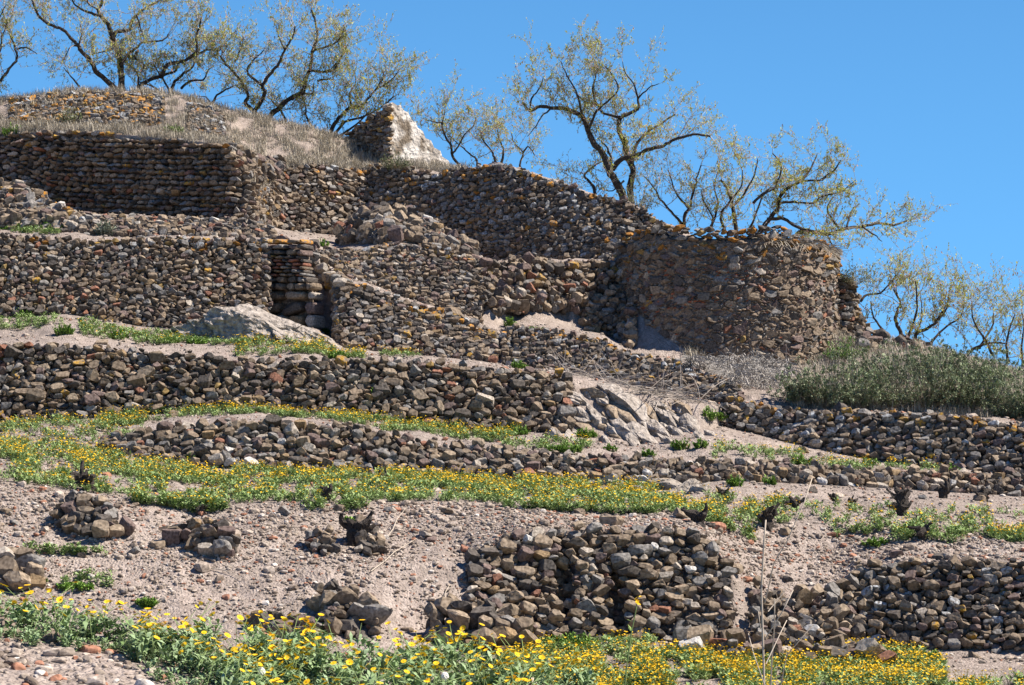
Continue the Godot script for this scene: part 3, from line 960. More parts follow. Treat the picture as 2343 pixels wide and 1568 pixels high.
func build_gravel() -> void:
	var r := rng(130)
	var xf := []
	var cc := []
	var per := {0: 900, 1: 2600, 2: 9000, 3: 26000, 4: 9000, 6: 5200, 7: 1200, 8: 5200, 10: 3600, 11: 800, 12: 3000, 14: 500, 15: 900}
	for l in per:
		for k in per[l]:
			var px := r.randf_range(-250.0, 2600.0)
			var t := r.randf()
			if is_wall(l, px) and not (l == 11 and px > 1100.0): continue
			if nz.get_noise_2d(px * 0.006, l * 9.0 + t * 2.0) + r.randf() * 0.8 < 0.15: continue
			var p := on_ground(px, l, t)
			var q := exp(r.randfn(-4.52, 0.52))
			var b := Basis(Vector3.UP, r.randf() * TAU) * Basis(Vector3.RIGHT, r.randfn(0.3, 0.4)) * Basis.from_scale(Vector3(q * 1.3, q * r.randf_range(0.4, 0.9), q))
			xf.append(Transform3D(b, p + Vector3.UP * q * 0.25))
			cc.append(pebble(r))
	var o := multi(self, "gravel", stone_shape(500, 9, 0.6, 1.0, 0.05, 1), M.copy, xf, cc)
	tag(o, "small stones and brick chips scattered over the terraces", "gravel", "", "stuff")
	xf = []
	cc = []
	for k in 5200:
		var px := r.randf_range(-900.0, 2600.0)
		var t := r.randf() * 0.98
		var p := bank_at(px, t)
		var q := exp(r.randfn(-4.55, 0.6))
		var b := Basis(Vector3.UP, r.randf() * TAU) * Basis(Vector3.RIGHT, r.randfn(0.3, 0.4)) * Basis.from_scale(Vector3(q * 1.3, q * r.randf_range(0.4, 0.9), q))
		xf.append(Transform3D(b, p + Vector3.UP * q * 0.25))
		cc.append(pebble(r))
	o = multi(self, "gravel", stone_shape(501, 9, 0.6, 1.0, 0.05, 2), M.copy, xf, cc)
	tag(o, "angular gravel covering the near bank below the flowers", "gravel", "", "stuff")

func pebble(r: RandomNumberGenerator) -> Color:
	var x := r.randf()
	var c := Color(0.42, 0.355, 0.295)
	if x < 0.24: c = Color(0.27, 0.22, 0.18)
	elif x < 0.55: c = Color(0.50, 0.43, 0.365)
	elif x < 0.66: c = Color(0.46, 0.235, 0.155)
	elif x < 0.71: c = Color(0.68, 0.63, 0.57)
	return c * r.randf_range(0.85, 1.2)

# ---------------------------------------------------------------- tubes, leaves
func tube(st: SurfaceTool, pts: Array, rad: Array, sides: int, lump := 0.0, sd := 0) -> void:
	var n := pts.size()
	var rings := []
	var up := Vector3(0.31, 0.2, 0.93).normalized()
	for i in n:
		var d: Vector3 = (pts[mini(i + 1, n - 1)] - pts[maxi(i - 1, 0)]).normalized()
		var a := d.cross(up).normalized()
		var b := d.cross(a)
		var ring := []
		for k in sides:
			var an := TAU * k / sides
			var rr: float = rad[i]
			if lump > 0.0:
				rr *= 1.0 + lump * nz2.get_noise_3d(pts[i].x * 2.0 + sd, pts[i].y * 2.0 + k * 0.7, pts[i].z * 2.0)
			ring.append(pts[i] + (a * cos(an) + b * sin(an)) * rr)
		rings.append(ring)
	for i in n - 1:
		for k in sides:
			var k2 := (k + 1) % sides
			for q in [rings[i][k], rings[i][k2], rings[i + 1][k], rings[i + 1][k], rings[i][k2], rings[i + 1][k2]]:
				st.add_vertex(q)
	for k in sides:
		st.add_vertex(rings[n - 1][k])
		st.add_vertex(rings[n - 1][(k + 1) % sides])
		st.add_vertex(pts[n - 1])

func begin(smooth := true) -> SurfaceTool:
	var st := SurfaceTool.new()
	st.begin(Mesh.PRIMITIVE_TRIANGLES)
	st.set_smooth_group(0 if smooth else -1)
	return st

func done(st: SurfaceTool) -> ArrayMesh:
	st.generate_normals()
	return st.commit()

# a pointed leaf of two folded halves
func leaf(st: SurfaceTool, p: Vector3, d: Vector3, len: float, w: float, sag: float, c: Color) -> void:
	var sd := d.cross(Vector3.UP)
	if sd.length() < 0.05: sd = Vector3.RIGHT
	sd = sd.normalized() * w
	var m := p + d * len * 0.5 + Vector3.UP * sag * 0.3
	var e := p + d * len - Vector3.UP * sag
	st.set_color(c)
	for q in [p, m + sd, m, p, m, m - sd, m + sd, e, m, m, e, m - sd]:
		st.add_vertex(q)

func blade(st: SurfaceTool, p: Vector3, d: Vector3, len: float, w: float, sag: float, c: Color) -> void:
	var sd := Vector3(-d.z, 0, d.x)
	if sd.length() < 0.05: sd = Vector3.RIGHT
	sd = sd.normalized() * w
	var m := p + d * len * 0.55
	var e := p + d * len - Vector3(0, sag, 0) + Vector3(d.x, 0, d.z) * sag
	st.set_color(c)
	for q in [p - sd, m - sd * 0.7, p + sd, p + sd, m - sd * 0.7, m + sd * 0.7, m - sd * 0.7, e, m + sd * 0.7]:
		st.add_vertex(q)

# a daisy head: ray petals round a raised centre
func daisy(st: SurfaceTool, p: Vector3, n: Vector3, R: float, petals: int, r: RandomNumberGenerator) -> void:
	var a := n.cross(Vector3(0.3, 0.1, 0.9)).normalized()
	var b := n.cross(a)
	var c := Color(0.80, 0.50, 0.015) * r.randf_range(0.85, 1.08)
	var cup := r.randf_range(-0.1, 0.45)
	for k in petals:
		var an := TAU * k / petals
		var d := (a * cos(an) + b * sin(an))
		var s := (b * cos(an) - a * sin(an)) * R * (3.2 / petals)
		var e := p + d * R + n * R * cup
		var m := p + d * R * 0.3
		st.set_color(c)
		for q in [m - s * 0.5, e - s * 0.7, m + s * 0.5, m + s * 0.5, e - s * 0.7, e + s * 0.7]:
			st.add_vertex(q)
	st.set_color(Color(0.62, 0.27, 0.01))
	for k in 6:
		var a1 := TAU * k / 6.0
		var a2 := TAU * (k + 1) / 6.0
		st.add_vertex(p + (a * cos(a1) + b * sin(a1)) * R * 0.36)
		st.add_vertex(p + (a * cos(a2) + b * sin(a2)) * R * 0.36)
		st.add_vertex(p + n * R * 0.18)

# ---------------------------------------------------------------- vine stumps
func build_stumps() -> void:
	var spots := [[205, 1122, 1.25], [752, 1146, 0.9], [455, 1172, 0.6], [812, 1238, 1.5], [1595, 1205, 1.15], [1750, 1202, 1.2], [1815, 1172, 0.9], [1652, 1145, 0.7], [1945, 1155, 0.7], [1905, 1148, 0.6], [2060, 1158, 1.15], [2056, 1182, 0.95], [2152, 1148, 1.0], [2245, 1145, 0.95], [2105, 1240, 1.0], [880, 1108, 0.7], [1780, 1150, 0.5], [330, 962, 0.6]]
	var labels := ["black vine stump standing on the small stone pile with the slab", "small black vine stump with an upright horn in the flower band", "small brown vine stub above the middle stone pile", "largest black vine stump, fan-shaped, casting a long shadow on bare dirt", "shaggy black vine stump at the lower edge of the flowers above the bulging wall", "cupped black vine stump behind the tall dry stalk", "small black vine stump up the slope from the cupped one", "flat dark vine stump under the low rock ledge", "low round vine stump with a flowering weed beside it", "flat dark root beside the low round stump", "tall twisted black vine stump under the big dark wall stone", "spiky black vine stump just below the tall twisted one", "wide black vine stump beside a dry weed, under the flaky wall", "rounded black vine stump on the pale slope under the flaky wall", "broad vine stump half buried in green weeds above the wall of rounded stones", "black root at the top edge of the flower band", "tiny black stub between flowers below the flaky wall", "dark stub at the foot of the long brown wall"]
	for i in spots.size():
		var q: Array = spots[i]
		var r := rng(200 + i)
		var p := at(q[0], q[1])
		var k: float = q[2] * 0.88
		var one := i < labels.size()
		var t := thing("vine_stump", p, labels[i] if one else labels[mini(i, labels.size() - 1)], "stump", "pruned vine stumps")
		var st := begin(false)
		var top := Vector3(r.randfn(0, 0.03), 0.13 * k, r.randfn(0, 0.03))
		tube(st, [Vector3(0, -0.08, 0), Vector3(0.01, 0.03, 0), Vector3(-0.01, 0.08, 0.01) * k, top, top + Vector3.UP * 0.05 * k], [0.085 * k, 0.075 * k, 0.08 * k, 0.085 * k, 0.05 * k], 9, 0.7, i)
		part(t, "trunk", done(st), M.stump)
		var arms := r.randi_range(5, 7)
		for j in arms:
			var an := TAU * j / arms + r.randfn(0, 0.3)
			var d := Vector3(cos(an), r.randf_range(-0.1, 0.9), sin(an)).normalized()
			var a := top * 0.85
			var pts := [a]
			var rad := [0.05 * k]
			var m := r.randi_range(3, 5)
			for s in m:
				a += d * 0.05 * k * r.randf_range(0.8, 1.3)
				d = (d + Vector3(r.randfn(0, 0.45), r.randfn(0.15, 0.45), r.randfn(0, 0.45))).normalized()
				pts.append(a)
				rad.append((0.04 - 0.006 * s) * k * r.randf_range(0.75, 1.25))
			st = begin(false)
			tube(st, pts, rad, 7, 0.8, i * 7 + j)
			part(t, "arm", done(st), M.stump)
	# bare sticks on the slope
	var sticks := [[850, 1320, 955, 1235], [885, 1230, 930, 1165], [860, 1185, 905, 1210], [480, 1300, 560, 1330], [1010, 1395, 1030, 1340], [2000, 1245, 2060, 1215]]
	for i in sticks.size():
		var q: Array = sticks[i]
		var a := at(q[0], q[1]) + Vector3.UP * 0.02
		var b := at(q[2], q[3]) + Vector3.UP * 0.03
		var st := begin()
		var m := (a + b) * 0.5 + Vector3.UP * 0.03
		tube(st, [Vector3.ZERO, (a + m) * 0.5 - a + Vector3(0.02, 0, 0), m - a, b - a], [0.008, 0.007, 0.006, 0.003], 5)
		var o := part(self, "dead_stick", done(st), M.straw, Transform3D(Basis(), a))
		tag(o, "thin dry stick lying on the bare dirt slope", "stick", "dry sticks on the slope", "thing")

# ---------------------------------------------------------------- almond trees
# limbs are traced in the photo at the tree's own distance and bent in depth
func tree(label: String, dist: float, limbs: Array, sd: int, dens := 1.0, green := 0.75, reach := 1.0) -> void:
	var r := rng(900 + sd)
	var f: Array = limbs[0]
	var base := pt(f[1][0], f[1][1], dist)
	base.y -= 0.7
	var t := thing("almond_tree", base, label, "tree", "almond trees along the skyline")
	var tw := begin()
	var lv := begin(false)
	var trunk: Node = t
	for li in limbs.size():
		var L: Array = limbs[li]
		var rad0: float = L[0] * 0.82
		var pts := []
		var dz := r.randf_range(-0.25, 0.25) if li == 0 else r.randf_range(-0.1, 0.1)
		var slope := r.randf_range(-0.9, 0.9) * (0.35 if li == 0 else 1.0)
		var acc := 0.0
		for k in range(1, L.size()):
			var p := pt(L[k][0], L[k][1], dist)
			if k > 1:
				acc += Vector2(L[k][0] - L[k - 1][0], L[k][1] - L[k - 1][1]).length() / 100.0
			p = pt(L[k][0], L[k][1], dist + (acc * slope + dz * sin(acc * 2.0)) * (1.0 if li else 0.6))
			pts.append(p - base)
		if L.size() > 1 and (li == 0 or L[0] > 0.049):
			pts.push_front(pts[0] + (Vector3(0, -0.55, 0) if li == 0 else Vector3(0, -0.02, 0)))
		# smooth the trace
		var sm := []
		for k in pts.size() - 1:
			var p0: Vector3 = pts[maxi(k - 1, 0)]
			var p3: Vector3 = pts[mini(k + 2, pts.size() - 1)]
			for m in 4:
				sm.append((pts[k] as Vector3).cubic_interpolate(pts[k + 1], p0, p3, m / 4.0) + Vector3(r.randfn(0, 0.006), r.randfn(0, 0.006), r.randfn(0, 0.02)))
		sm.append(pts[pts.size() - 1])
		var rad := []
		for k in sm.size():
			rad.append(rad0 * lerpf(1.0, 0.30, pow(float(k) / (sm.size() - 1), 0.85)))
		var st := begin()
		tube(st, sm, rad, 7, 0.3, li)
		var made := part(t if li == 0 else trunk, "trunk" if li == 0 else "limb", done(st), M.bark)
		if li == 0: trunk = made
		# shoots
		var n := sm.size()
		for k in range(2 if li else 6, n):
			var u := float(k) / n
			var want := (0.20 + 0.72 * u) * dens
			while r.randf() < want:
				want -= 1.0
				var d: Vector3 = (sm[mini(k + 1, n - 1)] - sm[k - 1]).normalized()
				d = (d * 0.5 + Vector3(r.randfn(0, 0.75), r.randfn(0.45, 0.6), r.randfn(0, 0.75))).normalized()
				shoot(tw, lv, sm[k], d, r.randf_range(0.35, 1.0) * reach, minf(rad[k] * 0.5, 0.011), r, green, 2)
	part(t, "twigs", done(tw), M.twig)
	part(t, "crown", done(lv), M.tree_leaf)

func shoot(tw: SurfaceTool, lv: SurfaceTool, p: Vector3, d: Vector3, len: float, rad: float, r: RandomNumberGenerator, green: float, depth: int) -> void:
	var n := 4
	var pts := [p]
	var rr := [rad]
	for k in n:
		p += d * len / n
		d = (d + Vector3(r.randfn(0, 0.22), r.randfn(0.06, 0.2), r.randfn(0, 0.22))).normalized()
		pts.append(p)
		rr.append(maxf(rad * (1.0 - 0.7 * (k + 1.0) / n), 0.0022))
		if depth > 0 and (k > 0 or r.randf() < 0.5):
			for m in (2 if depth == 2 else 1):
				var e := (d * 0.7 + Vector3(r.randfn(0, 0.7), r.randfn(0.15, 0.6), r.randfn(0, 0.7))).normalized()
				shoot(tw, lv, p, e, len * r.randf_range(0.35, 0.62), rad * 0.55, r, green, depth - 1)
		if depth < 2:
			for m in 2:
				if r.randf() < green * 0.8:
					var c := Color(0.47, 0.46, 0.10).lerp(Color(0.30, 0.36, 0.08), r.randf())
					if r.randf() < 0.16: c = Color(0.38, 0.19, 0.14)
					var e := (d + Vector3(r.randfn(0, 0.8), r.randfn(0, 0.8), r.randfn(0, 0.8))).normalized()
					var l := r.randf_range(0.035, 0.078)
					leaf(lv, p - d * len * r.randf() / n, e, l, l * 0.2, 0.004, c)
	tube(tw, pts, rr, 3)

func A(z: Array) -> Array:     # traced in the upper left crop
	return _crop(z, 0.0, 0.0, 0.3356)
func B(z: Array) -> Array:     # traced in the upper middle crop
	return _crop(z, 726.0, 121.0, 0.3356)
func C(z: Array) -> Array:     # traced in the upper right crop
	return _crop(z, 1452.0, 302.0, 0.380)
func _crop(z: Array, x: float, y: float, k: float) -> Array:
	var o := [z[0]]
	for i in range(1, z.size(), 2):
		o.append([x + z[i] * k, y + z[i + 1] * k])
	return o

func build_trees() -> void:
	tree("small leafy tree leaning over the crest beyond the grassy end of the rubble wall", 58.6, [A([0.06, -60, 620, 0, 550, 60, 470, 110, 400, 100, 330, 60, 220, 30, 130, 10, 60]), A([0.035, 110, 335, 180, 325, 250, 370]), A([0.05, -60, 600, -40, 450, 0, 330, 10, 250, 50, 150]), A([0.04, -40, 450, -80, 300, -30, 180, 40, 30])], 1)
	tree("tallest tree above the lichened rubble wall, upright trunk with one long bent limb", 58.0, [
		A([0.12, 825, 590, 820, 450, 790, 330, 765, 260, 735, 170, 690, 110, 665, 70, 690, 20, 700, -70]),
		A([0.06, 820, 440, 870, 370, 930, 325, 970, 290, 1100, 275, 1150, 230]),
		A([0.075, 765, 255, 800, 215, 880, 205, 890, 150, 930, 100, 1000, 50, 1090, 0, 1150, -60]),
		A([0.06, 690, 110, 620, 90, 550, 60, 500, 20, 480, -30]),
		A([0.09, 780, 600, 690, 520, 645, 480, 620, 420, 550, 345, 530, 310, 480, 260, 430, 205, 330, 165, 260, 105, 230, 30, 200, -30]),
		A([0.035, 530, 315, 550, 240, 545, 170]), A([0.03, 770, 335, 690, 355, 610, 375]), A([0.03, 530, 310, 480, 320, 440, 390]), A([0.03, 665, 70, 600, 20, 590, -40]), A([0.03, 930, 100, 960, 200, 985, 290])], 2, 0.85)
	tree("tree with several low crooked limbs spreading sideways from the grassy crest", 58.2, [
		A([0.085, 950, 605, 1000, 555, 1100, 515, 1190, 490, 1210, 440]),
		A([0.075, 1100, 515, 1130, 450, 1200, 425, 1270, 405, 1340, 340, 1335, 240, 1360, 190, 1370, 120]),
		A([0.05, 1270, 405, 1340, 370, 1420, 340, 1490, 350, 1510, 300]),
		A([0.05, 935, 605, 940, 530, 920, 480, 860, 430, 820, 400]), A([0.04, 930, 350, 920, 400, 980, 440, 940, 520]),
		A([0.035, 540, 590, 480, 520, 430, 460]), A([0.05, 1085, 630, 1040, 590, 950, 560])], 3, 0.9)
	tree("thin-limbed tree with kinked branches in the dip of the crest", 58.8, [
		A([0.065, 1160, 635, 1190, 560, 1250, 500, 1310, 460, 1330, 400, 1360, 330]),
		A([0.045, 1235, 600, 1300, 550, 1380, 545, 1410, 490, 1450, 450]),
		A([0.045, 1440, 705, 1480, 650, 1560, 600, 1620, 580]), A([0.03, 1440, 705, 1400, 665, 1340, 655]), A([0.04, 1160, 630, 1110, 540, 1060, 470, 1040, 420])], 4, 0.9)
	tree("forked tree with a zigzag trunk on the grassy shoulder", 57.6, [
		A([0.085, 1755, 815, 1730, 760, 1670, 700, 1690, 650, 1650, 570, 1590, 490, 1540, 440, 1500, 380]),
		A([0.075, 1735, 760, 1800, 640, 1790, 580, 1850, 490, 1900, 430, 1940, 340, 1990, 260, 2010, 180]),
		A([0.045, 1785, 580, 1690, 500, 1700, 440, 1750, 390, 1800, 340]), A([0.03, 1600, 420, 1640, 330, 1660, 250]), A([0.03, 1940, 340, 1900, 250, 1880, 170])], 5, 0.95)
	tree("tree with one thick limb sweeping up and away from the forked tree", 58.0, [
		A([0.095, 1830, 805, 1900, 740, 1960, 680, 2060, 630, 2080, 550, 2110, 470, 2130, 350, 2160, 260, 2150, 150, 2120, 70]),
		A([0.05, 2060, 635, 2120, 640, 2140, 570]), A([0.05, 2110, 480, 2200, 490, 2280, 470, 2330, 380, 2370, 300]), A([0.05, 2135, 345, 2220, 320, 2300, 280, 2340, 200]),
		A([0.045, 1950, 830, 1910, 750, 1860, 700, 1820, 640]), A([0.05, 2140, 885, 2090, 800, 2080, 720, 2060, 660])], 6, 0.95)
	tree("tree rising behind the rough stone edge of the plastered gable", 58.0, [
		B([0.075, 80, 560, 130, 465, 190, 400, 230, 370, 300, 360, 350, 300, 400, 245, 450, 170]),
		B([0.06, 95, 585, 190, 470, 300, 440, 420, 380, 520, 300]), B([0.045, 110, 600, 260, 490, 350, 400]), B([0.04, 230, 370, 220, 280, 260, 200, 250, 120]), B([0.04, 0, 190, 60, 180, 110, 185]), B([0.035, 10, 120, 50, 130, 110, 90, 160, 20]), B([0.035, 400, 245, 500, 190, 560, 110])], 7, 1.3, 0.9)
	tree("slender tree behind the skyline wall beside the gable's plastered slope", 60.0, [
		B([0.055, 985, 810, 920, 700, 910, 630, 870, 570, 850, 500, 860, 440, 870, 390]), B([0.035, 920, 690, 960, 640, 1000, 560, 1060, 500, 1080, 440]), B([0.04, 1090, 785, 1085, 730, 1050, 700, 970, 630, 900, 570]), B([0.03, 860, 480, 800, 470, 740, 460])], 8, 0.9)
	tree("fine-twigged tree peeping over the highest part of the skyline wall", 60.5, [
		B([0.05, 1220, 760, 1200, 700, 1180, 660, 1130, 600, 1110, 530]), B([0.045, 1250, 760, 1270, 670, 1240, 590, 1220, 500]), B([0.04, 1390, 795, 1380, 750, 1400, 680, 1340, 610, 1320, 540]), B([0.035, 1400, 680, 1440, 640, 1480, 700])], 9, 1.1)
	tree("largest tree, two dark trunks crossing above the skyline wall", 55.6, [
		B([0.125, 2085, 985, 2040, 890, 1990, 800, 1940, 680, 1880, 610, 1845, 530, 1810, 440, 1770, 410, 1690, 380, 1600, 375, 1520, 365, 1450, 395, 1400, 340]),
		B([0.115, 2135, 1010, 2135, 900, 2150, 790, 2105, 690, 2090, 600, 2060, 540, 2055, 480, 2070, 440, 2160, 395, 2190, 370, 2185, 310]),
		B([0.095, 2020, 780, 2080, 720, 2170, 700, 2250, 660, 2343, 640, 2420, 600, 2560, 560, 2680, 570]),
		B([0.065, 2145, 740, 2180, 620, 2250, 540, 2343, 480, 2440, 420]), B([0.05, 1845, 530, 1880, 450, 1900, 400, 1920, 380, 1990, 320, 2050, 240, 2010, 150, 1960, 90]), B([0.05, 2060, 440, 1950, 410, 1900, 350, 1820, 330, 1740, 250]),
		B([0.065, 1890, 985, 1880, 910, 1820, 840, 1860, 790, 1940, 740]), B([0.055, 2010, 760, 1980, 650, 1940, 610]), B([0.03, 1590, 385, 1530, 430, 1490, 500, 1430, 570]), B([0.04, 1800, 440, 1790, 360, 1760, 260, 1700, 150, 1660, 60]), B([0.035, 1450, 395, 1460, 310, 1520, 230, 1540, 160]), B([0.04, 1900, 350, 1880, 250, 1900, 150, 1930, 50]), B([0.03, 2185, 310, 2160, 220, 2100, 140, 2080, 60]), B([0.03, 2185, 310, 2260, 240, 2330, 210]), B([0.03, 2090, 870, 2010, 940, 1920, 930])], 10, 0.6, 0.95)
	tree("slender upright tree with a wiry grey crown between the largest tree and the tower", 54.8, [
		C([0.06, 300, 600, 300, 500, 330, 460, 345, 390, 370, 310, 370, 280, 400, 200]), C([0.045, 290, 555, 220, 480, 160, 410, 120, 340, 60, 270]), C([0.04, 330, 460, 270, 400, 230, 320, 200, 220]), C([0.04, 460, 570, 470, 510, 420, 430, 400, 350])], 11, 0.95, 0.4)
	tree("bushy tree with a mossy trunk behind the tower's middle", 54.6, [
		C([0.085, 610, 590, 590, 450, 560, 350, 520, 290]), C([0.05, 540, 580, 520, 500, 570, 420, 640, 330, 650, 230]), C([0.05, 590, 450, 660, 370, 720, 260, 740, 160]), C([0.04, 460, 570, 500, 440, 480, 330, 500, 240]), C([0.04, 680, 610, 720, 520, 780, 370, 850, 330])], 12, 0.68, 0.85)
	tree("leaning tree whose long low branch reaches out past the tower rim", 52.5, [
		C([0.085, 740, 640, 810, 525, 860, 460, 870, 400, 920, 340, 1000, 300, 1120, 290]), C([0.07, 810, 525, 900, 525, 970, 570, 1060, 590, 1120, 610]), C([0.08, 945, 650, 1010, 600, 1100, 610, 1180, 610, 1270, 580, 1370, 570, 1470, 550, 1560, 560, 1640, 535]),
		C([0.04, 1230, 580, 1180, 510, 1160, 450, 1200, 390]), C([0.05, 720, 420, 780, 370, 850, 330, 880, 200, 830, 130]), C([0.04, 1000, 300, 1060, 220, 1100, 130]), C([0.04, 1120, 290, 1200, 230, 1240, 170]), C([0.04, 870, 430, 960, 420, 1060, 430, 1130, 390, 1240, 360, 1330, 290]), C([0.03, 1150, 610, 1190, 680, 1170, 700]), C([0.03, 1370, 570, 1440, 620, 1490, 660]), C([0.03, 1280, 570, 1300, 490, 1350, 430])], 13, 0.68, 0.95, 0.9)
	tree("low tree with a curved dark trunk between the tower and the shrubs", 53.0, [
		C([0.075, 1625, 1270, 1600, 1200, 1570, 1130, 1590, 1060, 1600, 1030, 1560, 950]), C([0.05, 1650, 1225, 1690, 1120, 1700, 1000, 1690, 900]), C([0.04, 1360, 1020, 1400, 980, 1480, 970, 1550, 900, 1600, 830]), C([0.04, 1500, 1200, 1440, 1120, 1420, 1020])], 14, 0.9, 0.9)
	tree("low tree with a sharply bent limb, behind the tallest shrubs", 54.0, [
		C([0.07, 1705, 1310, 1695, 1220, 1760, 1185, 1810, 1150, 1830, 1120, 1900, 1000]), C([0.045, 1750, 1320, 1800, 1250, 1880, 1170, 1970, 1100, 1990, 950]), C([0.04, 1830, 1130, 1880, 1060, 1900, 930]), C([0.035, 1695, 1220, 1730, 1100, 1720, 980])], 15, 0.9, 0.9)
	tree("bushy low tree standing behind the far end of the shrub thicket", 54.5, [
		C([0.065, 2000, 1345, 2080, 1290, 2150, 1270, 2230, 1275]), C([0.05, 2150, 1330, 2100, 1230, 2040, 1140, 2030, 1020]), C([0.05, 2250, 1380, 2240, 1280, 2260, 1180, 2290, 1100]), C([0.04, 2340, 1420, 2330, 1300, 2343, 1180, 2330, 1090]), C([0.05, 2080, 1290, 2150, 1180, 2160, 1090])], 16, 0.9, 0.9)

# ---------------------------------------------------------------- shrubs, dry grass
func shrub(called: String, label: String, p: Vector3, w: float, h: float, n: int, c1: Color, c2: Color, stemc: Color, sd: int, leafy := 1.0, ll := 0.035, group := "") -> void:
	var r := rng(2000 + sd)
	var t := thing(called, p, label, "plant" if called != "shrub" else "shrub", group)
	var st := begin(false)
	var lv := begin(false)
	for i in n:
		var a := r.randf() * TAU
		var q := sqrt(r.randf())
		var b := Vector3(cos(a) * w * q * 0.75, -0.05, sin(a) * w * q * 0.6)
		var d := Vector3(cos(a) * q * 0.55 + r.randfn(0, 0.15), 1.0, sin(a) * q * 0.5 + r.randfn(0, 0.15)).normalized()
		if called == "shrub":
			var th := acos(1.0 - r.randf() * 0.75)
			d = Vector3(sin(th) * cos(a), cos(th), sin(th) * sin(a))
			b *= 0.35
		var L := h * r.randf_range(0.45, 1.05) * (1.0 - (0.45 * q * q if called != "shrub" else 0.25 * (1.0 - d.y)))
		var tone := r.randf()
		var shade := r.randf_range(0.75, 1.2)
		var lush := leafy * (r.randf_range(0.0, 1.7) if called == "shrub" else 1.0)
		var e := b
		for k in 4:
			var e2 := e + d * L / 4.0
			st.set_color(stemc * r.randf_range(0.8, 1.2))
			var sd2 := Vector3(-d.z, 0, d.x).normalized() * 0.004
			for v in [e - sd2, e2 - sd2 * 0.7, e + sd2, e + sd2, e2 - sd2 * 0.7, e2 + sd2 * 0.7]:
				st.add_vertex(v)
			e = e2
			d = (d + Vector3(r.randfn(0, 0.13), r.randfn(0, 0.08), r.randfn(0, 0.13))).normalized()
			for m in int(4.0 * lush * (0.15 + 0.35 * k) + r.randf()):
				var c := c1.lerp(c2, tone) * shade * r.randf_range(0.9, 1.1)
				var dd := (d * 0.6 + Vector3(r.randfn(0, 0.7), r.randfn(0.2, 0.5), r.randfn(0, 0.7))).normalized()
				leaf(lv, e + Vector3(r.randfn(0, 0.014), r.randfn(0, 0.014), r.randfn(0, 0.014)) if called == "shrub" else e - d * L * 0.25 * r.randf(), dd, ll * r.randf_range(0.7, 1.5), ll * 0.24, ll * 0.15, c)
	part(t, "stems", done(st), M.dry)
	if leafy > 0.0:
		part(t, "foliage", done(lv), M.leaf)

func where_is(x: float, y: float) -> String:
	if y < 570: return "on the stony shelf under the dark coursed wall"
	if y < 770 and x > 1100: return "at the foot of the crumbling earth bank"
	if y < 830: return "on the terrace near the pale boulder"
	if y < 915: return "at the foot of the stepped wall"
	if y < 1050 and x > 1230: return "beside the jagged rock outcrop"
	if y < 1050: return "at the foot of the long brown wall"
	if x > 1620 and y < 1130: return "under the lichen-capped dark wall"
	if y < 1130: return "against the low broken wall"
	if x > 1900 and y < 1300: return "on the slope among the vine stumps"
	if y < 1410: return "on the bare dirt slope"
	return "among stones at the foot of the lower walls"

